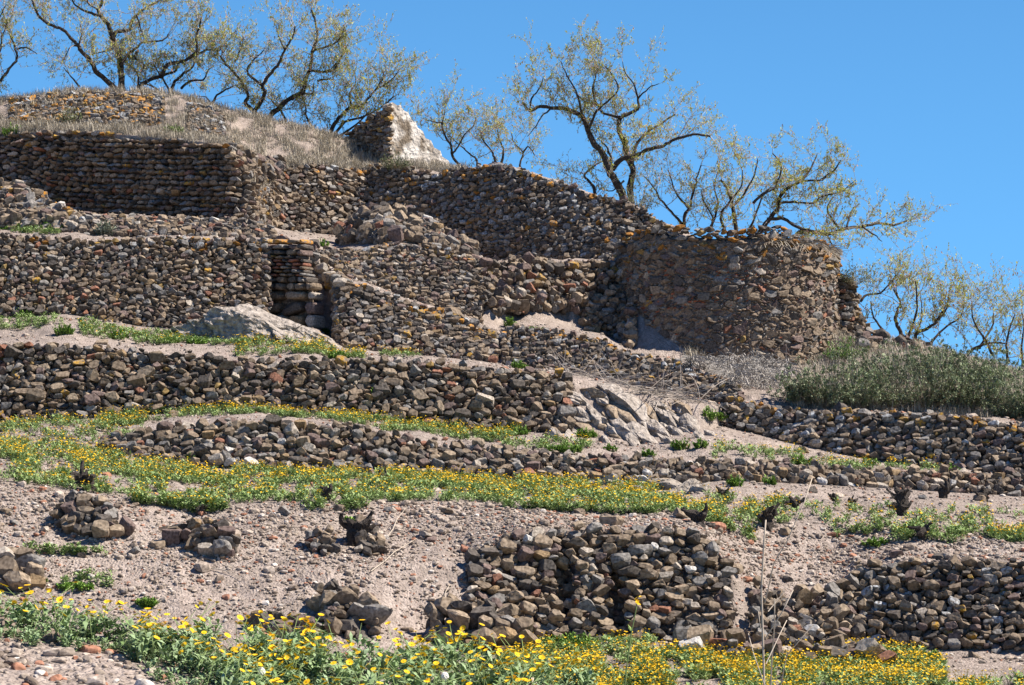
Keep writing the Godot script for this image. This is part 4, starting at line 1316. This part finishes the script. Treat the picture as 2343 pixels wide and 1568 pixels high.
func build_shrubs() -> void:
	var g1 := Color(0.14, 0.19, 0.095)
	var g2 := Color(0.31, 0.35, 0.22)
	var tan := Color(0.38, 0.33, 0.265)
	var lush1 := Color(0.10, 0.20, 0.035)
	var lush2 := Color(0.21, 0.33, 0.06)
	var grey1 := Color(0.20, 0.23, 0.17)
	var grey2 := Color(0.30, 0.33, 0.25)
	var spots := [[1835, 925, 0.45, 0.70], [1890, 930, 0.5, 0.95], [1965, 932, 0.6, 1.05], [2045, 932, 0.5, 1.1], [2115, 935, 0.65, 1.2], [2190, 936, 0.5, 1.15], [2262, 940, 0.6, 1.1], [2335, 960, 0.5, 0.95], [2410, 968, 0.6, 1.0], [1985, 880, 0.5, 0.7], [2085, 870, 0.6, 0.8], [2170, 875, 0.6, 0.85], [2255, 890, 0.6, 0.7]]
	var says := ["low dark end of the shrub thicket beside the straw heap", "leafy grey-green shrub second from the straw heap in the thicket", "broad grey-green shrub between the tower and the lichen-capped wall", "upright shrub with brown stems in the middle of the thicket", "widest and tallest grey-green shrub of the thicket", "dense shrub just behind the brightest orange lichen stones", "tall shrub near the thicket's grassy end", "drooping shrub where the top of the lichen-capped wall dips", "last shrub of the thicket along the lichen-capped wall", "small shrub in dry grass behind the thicket, close to the tower", "shrub behind the tallest part of the thicket", "shrub on the skyline behind the thicket", "low shrub on the skyline in front of the bushy low tree"]
	for i in spots.size():
		var q: Array = spots[i]
		var v: float = [1.0, 0.75, 1.2, 0.6, 1.0, 0.7, 1.15, 0.8, 1.0, 0.7, 1.1, 0.8, 1.0][i]
		shrub("shrub", says[i], at(q[0], q[1]), q[2], q[3] * [0.9, 1.05, 0.8, 1.1, 0.95, 0.75, 1.05, 0.85, 1.0, 1.0, 1.0, 1.0, 1.0][i], 170, g1 * v, g2 * v, tan * [0.7, 1.0, 1.1][i % 3], i, 5.0 * v, 0.045, "shrubs above the lichen-capped wall")
	shrub("shrub", "bright green bush at the sunlit foot of the tower", at(1935, 826), 0.35, 0.5, 120, lush1, Color(0.16, 0.25, 0.07), tan, 30, 2.0, 0.04)
	shrub("shrub", "dark green bush growing at the foot of the plastered gable", at(905, 388), 0.42, 0.42, 160, Color(0.10, 0.13, 0.06), Color(0.17, 0.19, 0.1), tan, 31, 2.0, 0.035)
	shrub("shrub", "green bush sprouting from the broken wall end behind the tower", pt(1955, 650, 48.4), 0.28, 0.5, 90, Color(0.12, 0.15, 0.07), Color(0.2, 0.22, 0.12), tan, 32, 1.6, 0.04)
	shrub("shrub", "grey-green leafy bush behind the wall under the largest tree", pt(1460, 480, 54.0), 0.5, 0.6, 120, Color(0.15, 0.18, 0.11), Color(0.25, 0.27, 0.18), tan, 33, 1.5, 0.05)
	shrub("shrub", "thin pale bush behind the skyline wall, near the largest tree", pt(1300, 440, 54.5), 0.45, 0.55, 80, Color(0.2, 0.22, 0.12), Color(0.3, 0.31, 0.2), tan, 34, 1.2, 0.05)
	shrub("weed", "leafy green weed on the dry grass above the coursed wall", at(395, 312), 0.18, 0.38, 60, Color(0.16, 0.22, 0.07), Color(0.25, 0.3, 0.13), tan, 35, 2.2, 0.05)
	shrub("weed", "tall dry-stemmed green weed in front of the orange-lichened rubble", at(155, 285), 0.2, 0.5, 60, Color(0.19, 0.22, 0.1), Color(0.27, 0.28, 0.16), tan, 36, 1.5, 0.05)
	shrub("weed", "green weed on top of the coursed wall, away from its crumbled end", at(20, 308), 0.25, 0.3, 60, lush1, lush2, tan, 37, 2.0, 0.05)
	shrub("weed", "silvery grey-green clump with pale spikes on the low terrace wall", at(238, 540), 0.16, 0.36, 110, grey1, grey2, Color(0.4, 0.33, 0.3), 38, 2.5, 0.05)
	var green := [[50, 522, 0.22, 0.16], [100, 524, 0.25, 0.18], [150, 526, 0.22, 0.16], [12, 526, 0.2, 0.12], [50, 724, 0.22, 0.2], [145, 768, 0.2, 0.25], [270, 772, 0.22, 0.18], [380, 785, 0.25, 0.18], [450, 790, 0.2, 0.2], [690, 727, 0.2, 0.1], [735, 565, 0.15, 0.2], [1165, 745, 0.08, 0.22], [1225, 750, 0.3, 0.07], [1185, 845, 0.12, 0.28], [1185, 995, 0.14, 0.25], [1150, 1000, 0.1, 0.15], [1340, 998, 0.2, 0.2], [1480, 1045, 0.12, 0.16], [1395, 1035, 0.1, 0.16], [1300, 1036, 0.25, 0.18], [1260, 1030, 0.15, 0.15], [1555, 1028, 0.13, 0.25], [1600, 1030, 0.1, 0.2], [1620, 962, 0.15, 0.25], [1645, 958, 0.1, 0.18], [1830, 1065, 0.2, 0.22], [1985, 1060, 0.12, 0.2], [2175, 1085, 0.08, 0.22], [1680, 1120, 0.1, 0.22], [1760, 1110, 0.08, 0.2], [800, 1180, 0.12, 0.08], [440, 1060, 0.1, 0.2], [770, 822, 0.15, 0.2], [860, 905, 0.06, 0.2], [1440, 882, 0.1, 0.1], [900, 1090, 0.25, 0.15], [2000, 1240, 0.22, 0.13], [2085, 1172, 0.2, 0.12], [180, 1345, 0.28, 0.1], [90, 1320, 0.15, 0.1], [340, 1385, 0.12, 0.15], [1310, 1485, 0.3, 0.25], [1260, 1480, 0.22, 0.2], [690, 1440, 0.3, 0.2], [620, 1425, 0.22, 0.16], [2110, 1510, 0.2, 0.15], [1950, 1500, 0.25, 0.15], [1640, 1490, 0.18, 0.12], [2145, 1565, 0.2, 0.15], [740, 760, 0.1, 0.12]]
	for i in green.size():
		var q: Array = green[i]
		shrub("weed", "%s green weed clump %s" % ["low spreading" if q[3] < 0.15 else "upright" if q[3] > q[2] * 1.3 else "bushy", where_is(q[0], q[1])], at(q[0], q[1]), q[2], q[3], int(30 + q[2] * 180), lush1, lush2, Color(0.2, 0.25, 0.08), 60 + i, 2.2, 0.04, "green weed clumps on the terraces")
	# dead straw and twigs
	var r := rng(2300)
	var t := thing("straw_heap", at(1700, 880), "heap of grey dead straw hanging over the stepped wall below the tower", "straw")
	var st := begin(false)
	for k in 3000:
		var px := 1570.0 + r.randf() * 235.0
		var p := at(px, lerpf(846, 892, r.randf() * smoothstep(1600.0, 1700.0, px)) + maxf(0.0, (1650.0 - px) * 0.02)) - t.position
		var len := r.randf_range(0.2, 0.55) * (1.0 if px > 1660 else 0.5)
		var d := Vector3(r.randfn(-0.2, 0.6), r.randf_range(0.1, 0.7), r.randf_range(0.1, 0.9)).normalized()
		strand(st, p + Vector3.UP * r.randf() * 0.22, d, len, 0.0055, Vector3(0, -r.randf_range(0.2, 0.7), 0.12), Color(0.34, 0.315, 0.285) * r.randf_range(0.5, 1.3))
	part(t, "strands", done(st), M.dry)
	t = thing("twig_heap", at(1400, 880), "tangle of bare dead twigs at the foot of the stepped wall", "twigs")
	st = begin(false)
	for k in 260:
		var px := r.randf_range(1270.0, 1600.0)
		var p := at(px, lerpf(850, 885, (px - 1270.0) / 150.0) if px < 1420 else lerpf(885, 925, (px - 1420.0) / 180.0)) - t.position
		var d := Vector3(r.randfn(0, 1.0), r.randf_range(-0.1, 0.7), r.randfn(0.2, 0.4)).normalized()
		strand(st, p, d, r.randf_range(0.25, 0.9), 0.006, Vector3(r.randfn(0, 0.1), -r.randf_range(0.0, 0.3), 0), Color(0.30, 0.26, 0.225) * r.randf_range(0.6, 1.3))
	part(t, "twigs", done(st), M.dry)
	# dry grass
	var kinds := []
	for k in 4:
		var b := begin(false)
		var q := rng(2400 + k)
		for m in 26:
			var a := q.randf() * TAU
			var d := Vector3(cos(a) * q.randf_range(0.1, 0.8), 1.0, sin(a) * q.randf_range(0.1, 0.8)).normalized()
			blade(b, Vector3(q.randfn(0, 0.05), -0.02, q.randfn(0, 0.05)), d, q.randf_range(0.10, 0.26), 0.004, q.randf_range(0.02, 0.09), Color(0.43, 0.385, 0.305) * q.randf_range(0.6, 1.2))
		kinds.append(done(b))
	var g := Node3D.new()
	g.name = numbered("dry_grass")
	add_child(g)
	tag(g, "pale dry grass covering the crest and upper slopes", "grass", "", "stuff")
	var lists := [[], [], [], []]
	for k in 11000:
		var px := r.randf_range(-300.0, 1060.0)
		var l := 14 + (r.randi() % 4)
		var tt := r.randf()
		if l == 17: tt *= 0.3
		if px > 860.0 and l < 15: continue
		if l <= 15 and nz.get_noise_2d(px * 0.03, l * 5.0 + tt * 6.0) < -0.12: continue
		if px < 380.0 and l == 15 and tt > 0.1 and tt < 0.85 and r.randf() < 0.75: continue
		var p := on_ground(px, l, tt)
		lists[r.randi() % 4].append(Transform3D(Basis(Vector3.UP, r.randf() * TAU) * Basis.from_scale(Vector3.ONE * r.randf_range(0.6, 1.5)), p))
	for q in [[1810, 2400, 8, 12, 1500], [1960, 2400, 12, 16, 500], [1560, 1800, 10, 11, 160], [480, 640, 13, 14, 60], [1600, 1960, 12, 13, 0]]:
		for k in q[4]:
			var p := on_ground(r.randf_range(q[0], q[1]), r.randi_range(q[2] + 1, q[3]), r.randf())
			lists[r.randi() % 4].append(Transform3D(Basis(Vector3.UP, r.randf() * TAU) * Basis.from_scale(Vector3.ONE * r.randf_range(0.7, 1.6)), p))
	for k in 4:
		multi(g, "tufts", kinds[k], M.dry, lists[k])
	# tufts on the tower top
	var tg := thing("grass_tuft", pt(1860, 580, 47.2), "dry grass tuft hanging over the tower's broken rim", "grass")
	st = begin(false)
	for k in 420:
		var a := r.randf_range(0.25, 1.25)
		var p := pt(1665, 838, 49.0)
		p.y = 5.2 + r.randf() * 0.1 - maxf(0.0, a - 0.8) * 0.2
		p += Vector3(sin(a), 0, cos(a)) * r.randf_range(1.9, 2.3)
		strand(st, p - tg.position, Vector3(sin(a) + r.randfn(0, 0.4), r.randf_range(-0.2, 0.9), cos(a) + r.randfn(0, 0.3)).normalized(), r.randf_range(0.15, 0.4), 0.004, Vector3(0, -0.25, 0), Color(0.42, 0.37, 0.29) * r.randf_range(0.6, 1.2))
	part(tg, "blades", done(st), M.dry)

func strand(st: SurfaceTool, p: Vector3, d: Vector3, len: float, w: float, pull: Vector3, c: Color) -> void:
	var sd := d.cross(Vector3(0.2, 0.3, 1)).normalized() * w
	st.set_color(c)
	for k in 4:
		var e := p + d * len / 4.0
		for q in [p - sd, e - sd, p + sd, p + sd, e - sd, e + sd]:
			st.add_vertex(q)
		p = e
		d = (d + pull).normalized()

# ---------------------------------------------------------------- flower bands
func flower_plant(sd: int, heads: int, hgt: float, R: float, petals: int) -> ArrayMesh:
	var r := rng(3000 + sd)
	var st := begin(false)
	for k in 20:
		var a := r.randf() * TAU
		var d := Vector3(cos(a), r.randf_range(0.25, 1.3), sin(a)).normalized()
		var c := Color(0.17, 0.25, 0.07).lerp(Color(0.30, 0.39, 0.17), r.randf())
		leaf(st, Vector3(r.randfn(0, 0.02), r.randf() * hgt * 0.5, r.randfn(0, 0.02)), d, r.randf_range(0.05, 0.10), 0.011, 0.012, c)
	for k in heads:
		var b := Vector3(r.randfn(0, 0.05), hgt * r.randf_range(0.75, 1.25), r.randfn(0, 0.05))
		strand(st, Vector3(b.x * 0.3, 0, b.z * 0.3), (b - Vector3(b.x * 0.3, 0, b.z * 0.3)).normalized(), b.y, 0.002, Vector3.ZERO, Color(0.17, 0.23, 0.08))
		daisy(st, b, Vector3(r.randfn(0.3, 0.3), 1.0, r.randfn(0.25, 0.3)).normalized(), R * r.randf_range(0.8, 1.15), petals, r)
	return done(st)

func band(label: String, list: Array, sd: int) -> void:
	# list of [px0, px1, segment, t0, t1, count, share of flowering plants]
	var r := rng(3100 + sd)
	var g := Node3D.new()
	g.name = numbered("flower_band")
	add_child(g)
	tag(g, label, "flowers", "", "stuff")
	var xf := []
	for k in PLANTS.size():
		xf.append([])
	for q in list:
		for k in q[5]:
			var px := r.randf_range(q[0], q[1])
			var tt := r.randf_range(q[3], q[4])
			if nz.get_noise_2d(px * 0.02 + 9.0, q[2] * 7.0 + tt * 3.0) * 1.6 + r.randf() * 0.9 < 0.2: continue
			var p := on_ground(px, q[2], tt)
			var i := (r.randi() % 5) if r.randf() < q[6] else 5 + r.randi() % 3
			xf[i].append(Transform3D(Basis(Vector3.UP, r.randf() * TAU) * Basis.from_scale(Vector3.ONE * r.randf_range(0.7, 1.25)), p))
	for k in PLANTS.size():
		if xf[k].size():
			multi(g, "plants", PLANTS[k], M.petal, xf[k])

var PLANTS: Array[Mesh] = []
func build_flowers() -> void:
	for k in 5:
		PLANTS.append(flower_plant(k, 4 + k % 3, 0.13, 0.0108, 6))
	for k in 3:
		PLANTS.append(flower_plant(10 + k, 0, 0.13, 0.02, 6))
	band("broad band of yellow flowers across the terrace below the low broken wall", [[-300, 1650, 4, 0.02, 0.55, 3200, 0.3], [-300, 1500, 4, 0.45, 0.95, 3100, 0.6], [-300, 250, 5, 0.0, 1.0, 60, 0.7], [-300, 330, 6, 0.0, 0.9, 600, 0.55], [1500, 1800, 4, 0.0, 0.5, 330, 0.6], [1700, 2342, 4, 0.1, 0.5, 150, 0.35], [1880, 2400, 4, 0.0, 0.15, 110, 0.4]], 1)
	band("narrow band of yellow flowers at the foot of the long brown wall", [[230, 330, 6, 0.4, 1.0, 160, 0.5], [480, 1180, 6, 0.45, 1.0, 1100, 0.5], [330, 480, 6, 0.7, 1.0, 100, 0.4], [1150, 1350, 6, 0.2, 0.5, 120, 0.3]], 2)
	band("green weed strip with a few yellow flowers below the pale boulder", [[-300, 140, 8, 0.55, 0.9, 420, 0.0], [180, 560, 8, 0.35, 0.75, 520, 0.12], [540, 830, 8, 0.15, 0.55, 420, 0.6], [860, 960, 8, 0.4, 0.7, 50, 0.5], [20, 130, 10, 0.6, 0.95, 90, 0.0]], 3)
	band("sparse yellow flowers on the terrace under the lichen-capped dark wall", [[1630, 2000, 6, 0.05, 0.55, 200, 0.5], [2000, 2150, 6, 0.3, 0.9, 40, 0.5]], 4)
	band("dense yellow flower field at the foot of the lower walls", [[1150, 2150, 0, 0.55, 1.0, 4200, 0.55], [2150, 2650, 0, 0.3, 0.75, 700, 0.5], [1150, 2650, 0, 0.25, 0.55, 2000, 0.5], [1240, 1500, 1, 0.0, 0.7, 220, 0.3], [1750, 2100, 1, 0.0, 0.6, 260, 0.55]], 5)
	band("patchy low green weeds and stray flowers on the bare dirt slope", [[60, 260, 3, 0.02, 0.1, 70, 0.05], [130, 260, 2, 0.5, 0.7, 60, 0.0], [300, 520, 3, 0.9, 1.0, 220, 0.15], [700, 850, 3, 0.85, 1.0, 90, 0.1], [1150, 1500, 3, 0.88, 1.0, 160, 0.3], [1600, 1720, 3, 0.75, 1.0, 130, 0.4], [2040, 2200, 3, 0.5, 0.8, 130, 0.1], [1900, 2342, 3, 0.8, 1.0, 160, 0.3], [2260, 2400, 3, 0.6, 0.9, 90, 0.6]], 6)

# ---------------------------------------------------------------- plants on the near bank
func bare(px: float) -> float:      # the gravelly foot of the bank carries no plants
	return 0.83 - 0.20 * smoothstep(230.0, 460.0, px) - 0.5 * smoothstep(440.0, 700.0, px)

func build_foreground() -> void:
	var r := rng(4000)
	var leaves := []
	var heads := []
	var stems := []
	for k in 6:
		var st := begin(false)
		var q := rng(4100 + k)
		for m in 52:
			var a := q.randf() * TAU
			var d := Vector3(cos(a), q.randf_range(0.1, 1.5), sin(a)).normalized()
			var c := Color(0.15, 0.235, 0.08).lerp(Color(0.29, 0.38, 0.215), q.randf())
			leaf(st, Vector3(q.randfn(0, 0.022), q.randf() * 0.075, q.randfn(0, 0.022)), d, q.randf_range(0.03, 0.068), q.randf_range(0.005, 0.010), 0.010, c)
		leaves.append(done(st))
		st = begin(false)
		daisy(st, Vector3.ZERO, Vector3.UP, 1.0, 15, q)
		st.set_color(Color(0.16, 0.23, 0.07))
		for m in 6:
			var a := TAU * m / 6.0
			var a2 := TAU * (m + 1) / 6.0
			for v in [Vector3(cos(a) * 0.34, -0.02, sin(a) * 0.34), Vector3(cos(a2) * 0.34, -0.02, sin(a2) * 0.34), Vector3(0, -0.4, 0)]:
				st.add_vertex(v)
		heads.append(done(st))
		st = begin()
		tube(st, [Vector3.ZERO, Vector3(0.1, 0.5, 0.03), Vector3(0, 1, 0)], [0.0018, 0.0016, 0.0014], 4)
		stems.append(done(st))
	var stem_m := plain(lin(0.16, 0.22, 0.08), 0.7)
	var n := 0
	while n < 290:
		var px := r.randf_range(-120.0, 1700.0)
		var tt := r.randf_range(0.18, 1.0)
		var p := bank_at(px, tt)
		var low := bare(px)
		if tt < low + 0.05 * nz.get_noise_1d(px * 0.05): continue
		if px > 1250.0 and r.randf() < 0.4: continue
		var nh := r.randi_range(2, 6)
		var t := thing("yellow_daisy_plant", p, "yellow-flowered plant with %s on the near bank" % ["", "", "two blooms", "three blooms", "four blooms", "five blooms", "six blooms", "seven blooms", "eight blooms"][nh], "flower", "yellow-flowered plants on the near bank")
		t.rotation.y = r.randf() * TAU
		var k := r.randf_range(0.95, 1.45)
		part(t, "leaves", leaves[r.randi() % 6], M.leaf, Transform3D(Basis.from_scale(Vector3(k, k, k)), Vector3.ZERO))
		for h in nh:
			var H := r.randf_range(0.10, 0.165) * k
			var b := Basis.from_euler(Vector3(r.randfn(0, 0.28), r.randf() * TAU, r.randfn(0, 0.28)))
			var top := b * Vector3(0, H, 0)
			var sx := Transform3D(b * Basis.from_scale(Vector3(1, H, 1)), Vector3.ZERO)
			var s := part(t, "stem", stems[0], stem_m, sx)
			var hb := Basis.from_euler(Vector3(r.randfn(0, 0.35), r.randf() * TAU, r.randfn(0, 0.35))) * Basis.from_scale(Vector3.ONE * r.randf_range(0.0105, 0.0165))
			part(s, "flower_head", heads[r.randi() % 6], M.petal, sx.affine_inverse() * Transform3D(hb, top))
		n += 1
	var xf := []
	while xf.size() < 620:
		var px := r.randf_range(-150.0, 1700.0)
		var tt := r.randf_range(0.1, 1.0)
		if tt < bare(px) - 0.03 + 0.05 * nz.get_noise_1d(px * 0.05): continue
		xf.append(Transform3D(Basis(Vector3.UP, r.randf() * TAU) * Basis.from_scale(Vector3.ONE * r.randf_range(0.45, 0.85)), bank_at(px, tt)))
	tag(multi(self, "ground_cover", leaves[2], M.leaf, xf), "low green leaves carpeting the near bank under the flowers", "leaves", "", "stuff")
	# tall dry stalk
	var o := bank_at(1752, 0.95)
	var t := thing("dry_stalk", o, "tall bare dry stalk with forking pale twigs in front of the flower field", "stalk")
	var D := -o.z
	var tr := [[0.0065, 1752, 1640, 1748, 1560, 1745, 1450, 1742, 1350, 1748, 1240, 1752, 1190], [0.0045, 1762, 1620, 1765, 1520, 1772, 1430, 1772, 1370], [0.0035, 1750, 1380, 1770, 1290, 1800, 1240, 1840, 1150, 1858, 1095], [0.003, 1752, 1460, 1790, 1400, 1815, 1350], [0.003, 1750, 1570, 1725, 1500, 1712, 1450], [0.003, 1752, 1520, 1785, 1450, 1800, 1420], [0.0028, 1757, 1400, 1790, 1360, 1800, 1340], [0.003, 1740, 1440, 1735, 1400], [0.003, 1780, 1600, 1800, 1500, 1860, 1430]]
	for i in tr.size():
		var q: Array = tr[i]
		var pts := []
		var rad := []
		for k in range(1, q.size(), 2):
			pts.append(pt(q[k], q[k + 1], D + (0.1 * sin(k * 0.5 + i) if i else 0.0)) - o)
			rad.append(q[0] * lerpf(1.0, 0.5, float(k) / q.size()))
		if i == 0: pts[0].y = -0.05
		var st := begin()
		tube(st, pts, rad, 6)
		part(t, "stem" if i == 0 else "twig", done(st), M.straw)
	# yellow mustard plant
	o = bank_at(1425, 0.95)
	t = thing("mustard_plant", o, "single tall green stem topped by small pale yellow blossoms", "plant")
	var st := begin()
	var pts := []
	for q in [[1425, 1640], [1432, 1540], [1442, 1460], [1455, 1395], [1458, 1378]]:
		pts.append(pt(q[0], q[1], -o.z) - o)
	tube(st, pts, [0.004, 0.0035, 0.003, 0.0025, 0.002], 6)
	part(t, "stem", done(st), stem_m)
	st = begin(false)
	for k in 9:
		daisy(st, pts[4] + Vector3(r.randfn(0, 0.014), r.randfn(0, 0.014), r.randfn(0, 0.014)), Vector3(r.randfn(0, 0.5), 1, r.randfn(0, 0.5)).normalized(), 0.009, 4, r)
	part(t, "blossoms", done(st), M.petal)
	st = begin(false)
	for k in 5:
		leaf(st, pts[1].lerp(pts[3], k / 5.0), Vector3(r.randfn(0, 1), 0.4, r.randfn(0, 1)).normalized(), 0.06, 0.012, 0.01, Color(0.2, 0.28, 0.08))
	part(t, "leaves", done(st), M.leaf)
	# white seed heads
	for q in [[1018, 0.6], [1240, 0.62], [600, 0.55]]:
		o = bank_at(q[0], q[1])
		t = thing("seed_head", o, "white fluffy seed head on a thin stem among the near flowers", "flower", "white seed heads")
		part(t, "stem", stems[1], stem_m, Transform3D(Basis.from_scale(Vector3(1, 0.15, 1)), Vector3.ZERO))
		part(t, "puff", stone_shape(600, 0, 1, 1, 0.25, 3, true, 2.0), plain(Color(0.88, 0.87, 0.84), 1.0, 0.5), Transform3D(Basis.from_scale(Vector3.ONE * 0.017), Vector3(0, 0.155, 0)))

# ---------------------------------------------------------------- main
func build_world() -> void:
	var cam := Camera3D.new()
	cam.name = "camera"
	add_child(cam)
	cam.fov = rad_to_deg(2.0 * atan(784.0 / F))
	cam.rotation.x = PITCH
	cam.near = 0.1
	cam.far = 2000.0
	cam.current = true
	var env := Environment.new()
	env.background_mode = Environment.BG_SKY
	var sky := Sky.new()
	var sm := ProceduralSkyMaterial.new()
	sm.sky_top_color = Color(0.06, 0.21, 0.44)
	sm.sky_horizon_color = Color(0.365, 0.61, 0.81)
	sm.sky_curve = 0.22
	sm.ground_bottom_color = Color(0.26, 0.235, 0.20)
	sm.ground_horizon_color = Color(0.36, 0.42, 0.48)
	sm.sun_angle_max = 1.0
	sky.sky_material = sm
	env.sky = sky
	env.tonemap_mode = Environment.TONE_MAPPER_LINEAR
	env.tonemap_exposure = 2.05
	env.sdfgi_enabled = true
	env.ssao_enabled = true
	env.ssil_enabled = true
	var we := WorldEnvironment.new()
	we.name = "world_environment"
	we.environment = env
	add_child(we)
	var sun := DirectionalLight3D.new()
	sun.name = "sun"
	sun.light_energy = 1.6
	sun.light_color = Color(1.0, 0.96, 0.91)
	sun.light_angular_distance = 0.5
	sun.shadow_enabled = true
	add_child(sun)
	sun.look_at_from_position(SUN_TO * 100.0, Vector3.ZERO)

func _ready() -> void:
	nz.seed = 5
	nz.frequency = 0.55
	nz.fractal_octaves = 4
	nz2.seed = 9
	nz2.frequency = 2.2
	nz2.fractal_octaves = 3
	build_world()
	make_materials()
	build_table()
	build_terrain()
	build_walls()
	build_tower()
	build_gable()
	build_pillar()
	build_outcrops()
	build_piles()
	build_gravel()
	build_stumps()
	build_trees()
	build_shrubs()
	build_flowers()
	build_foreground()
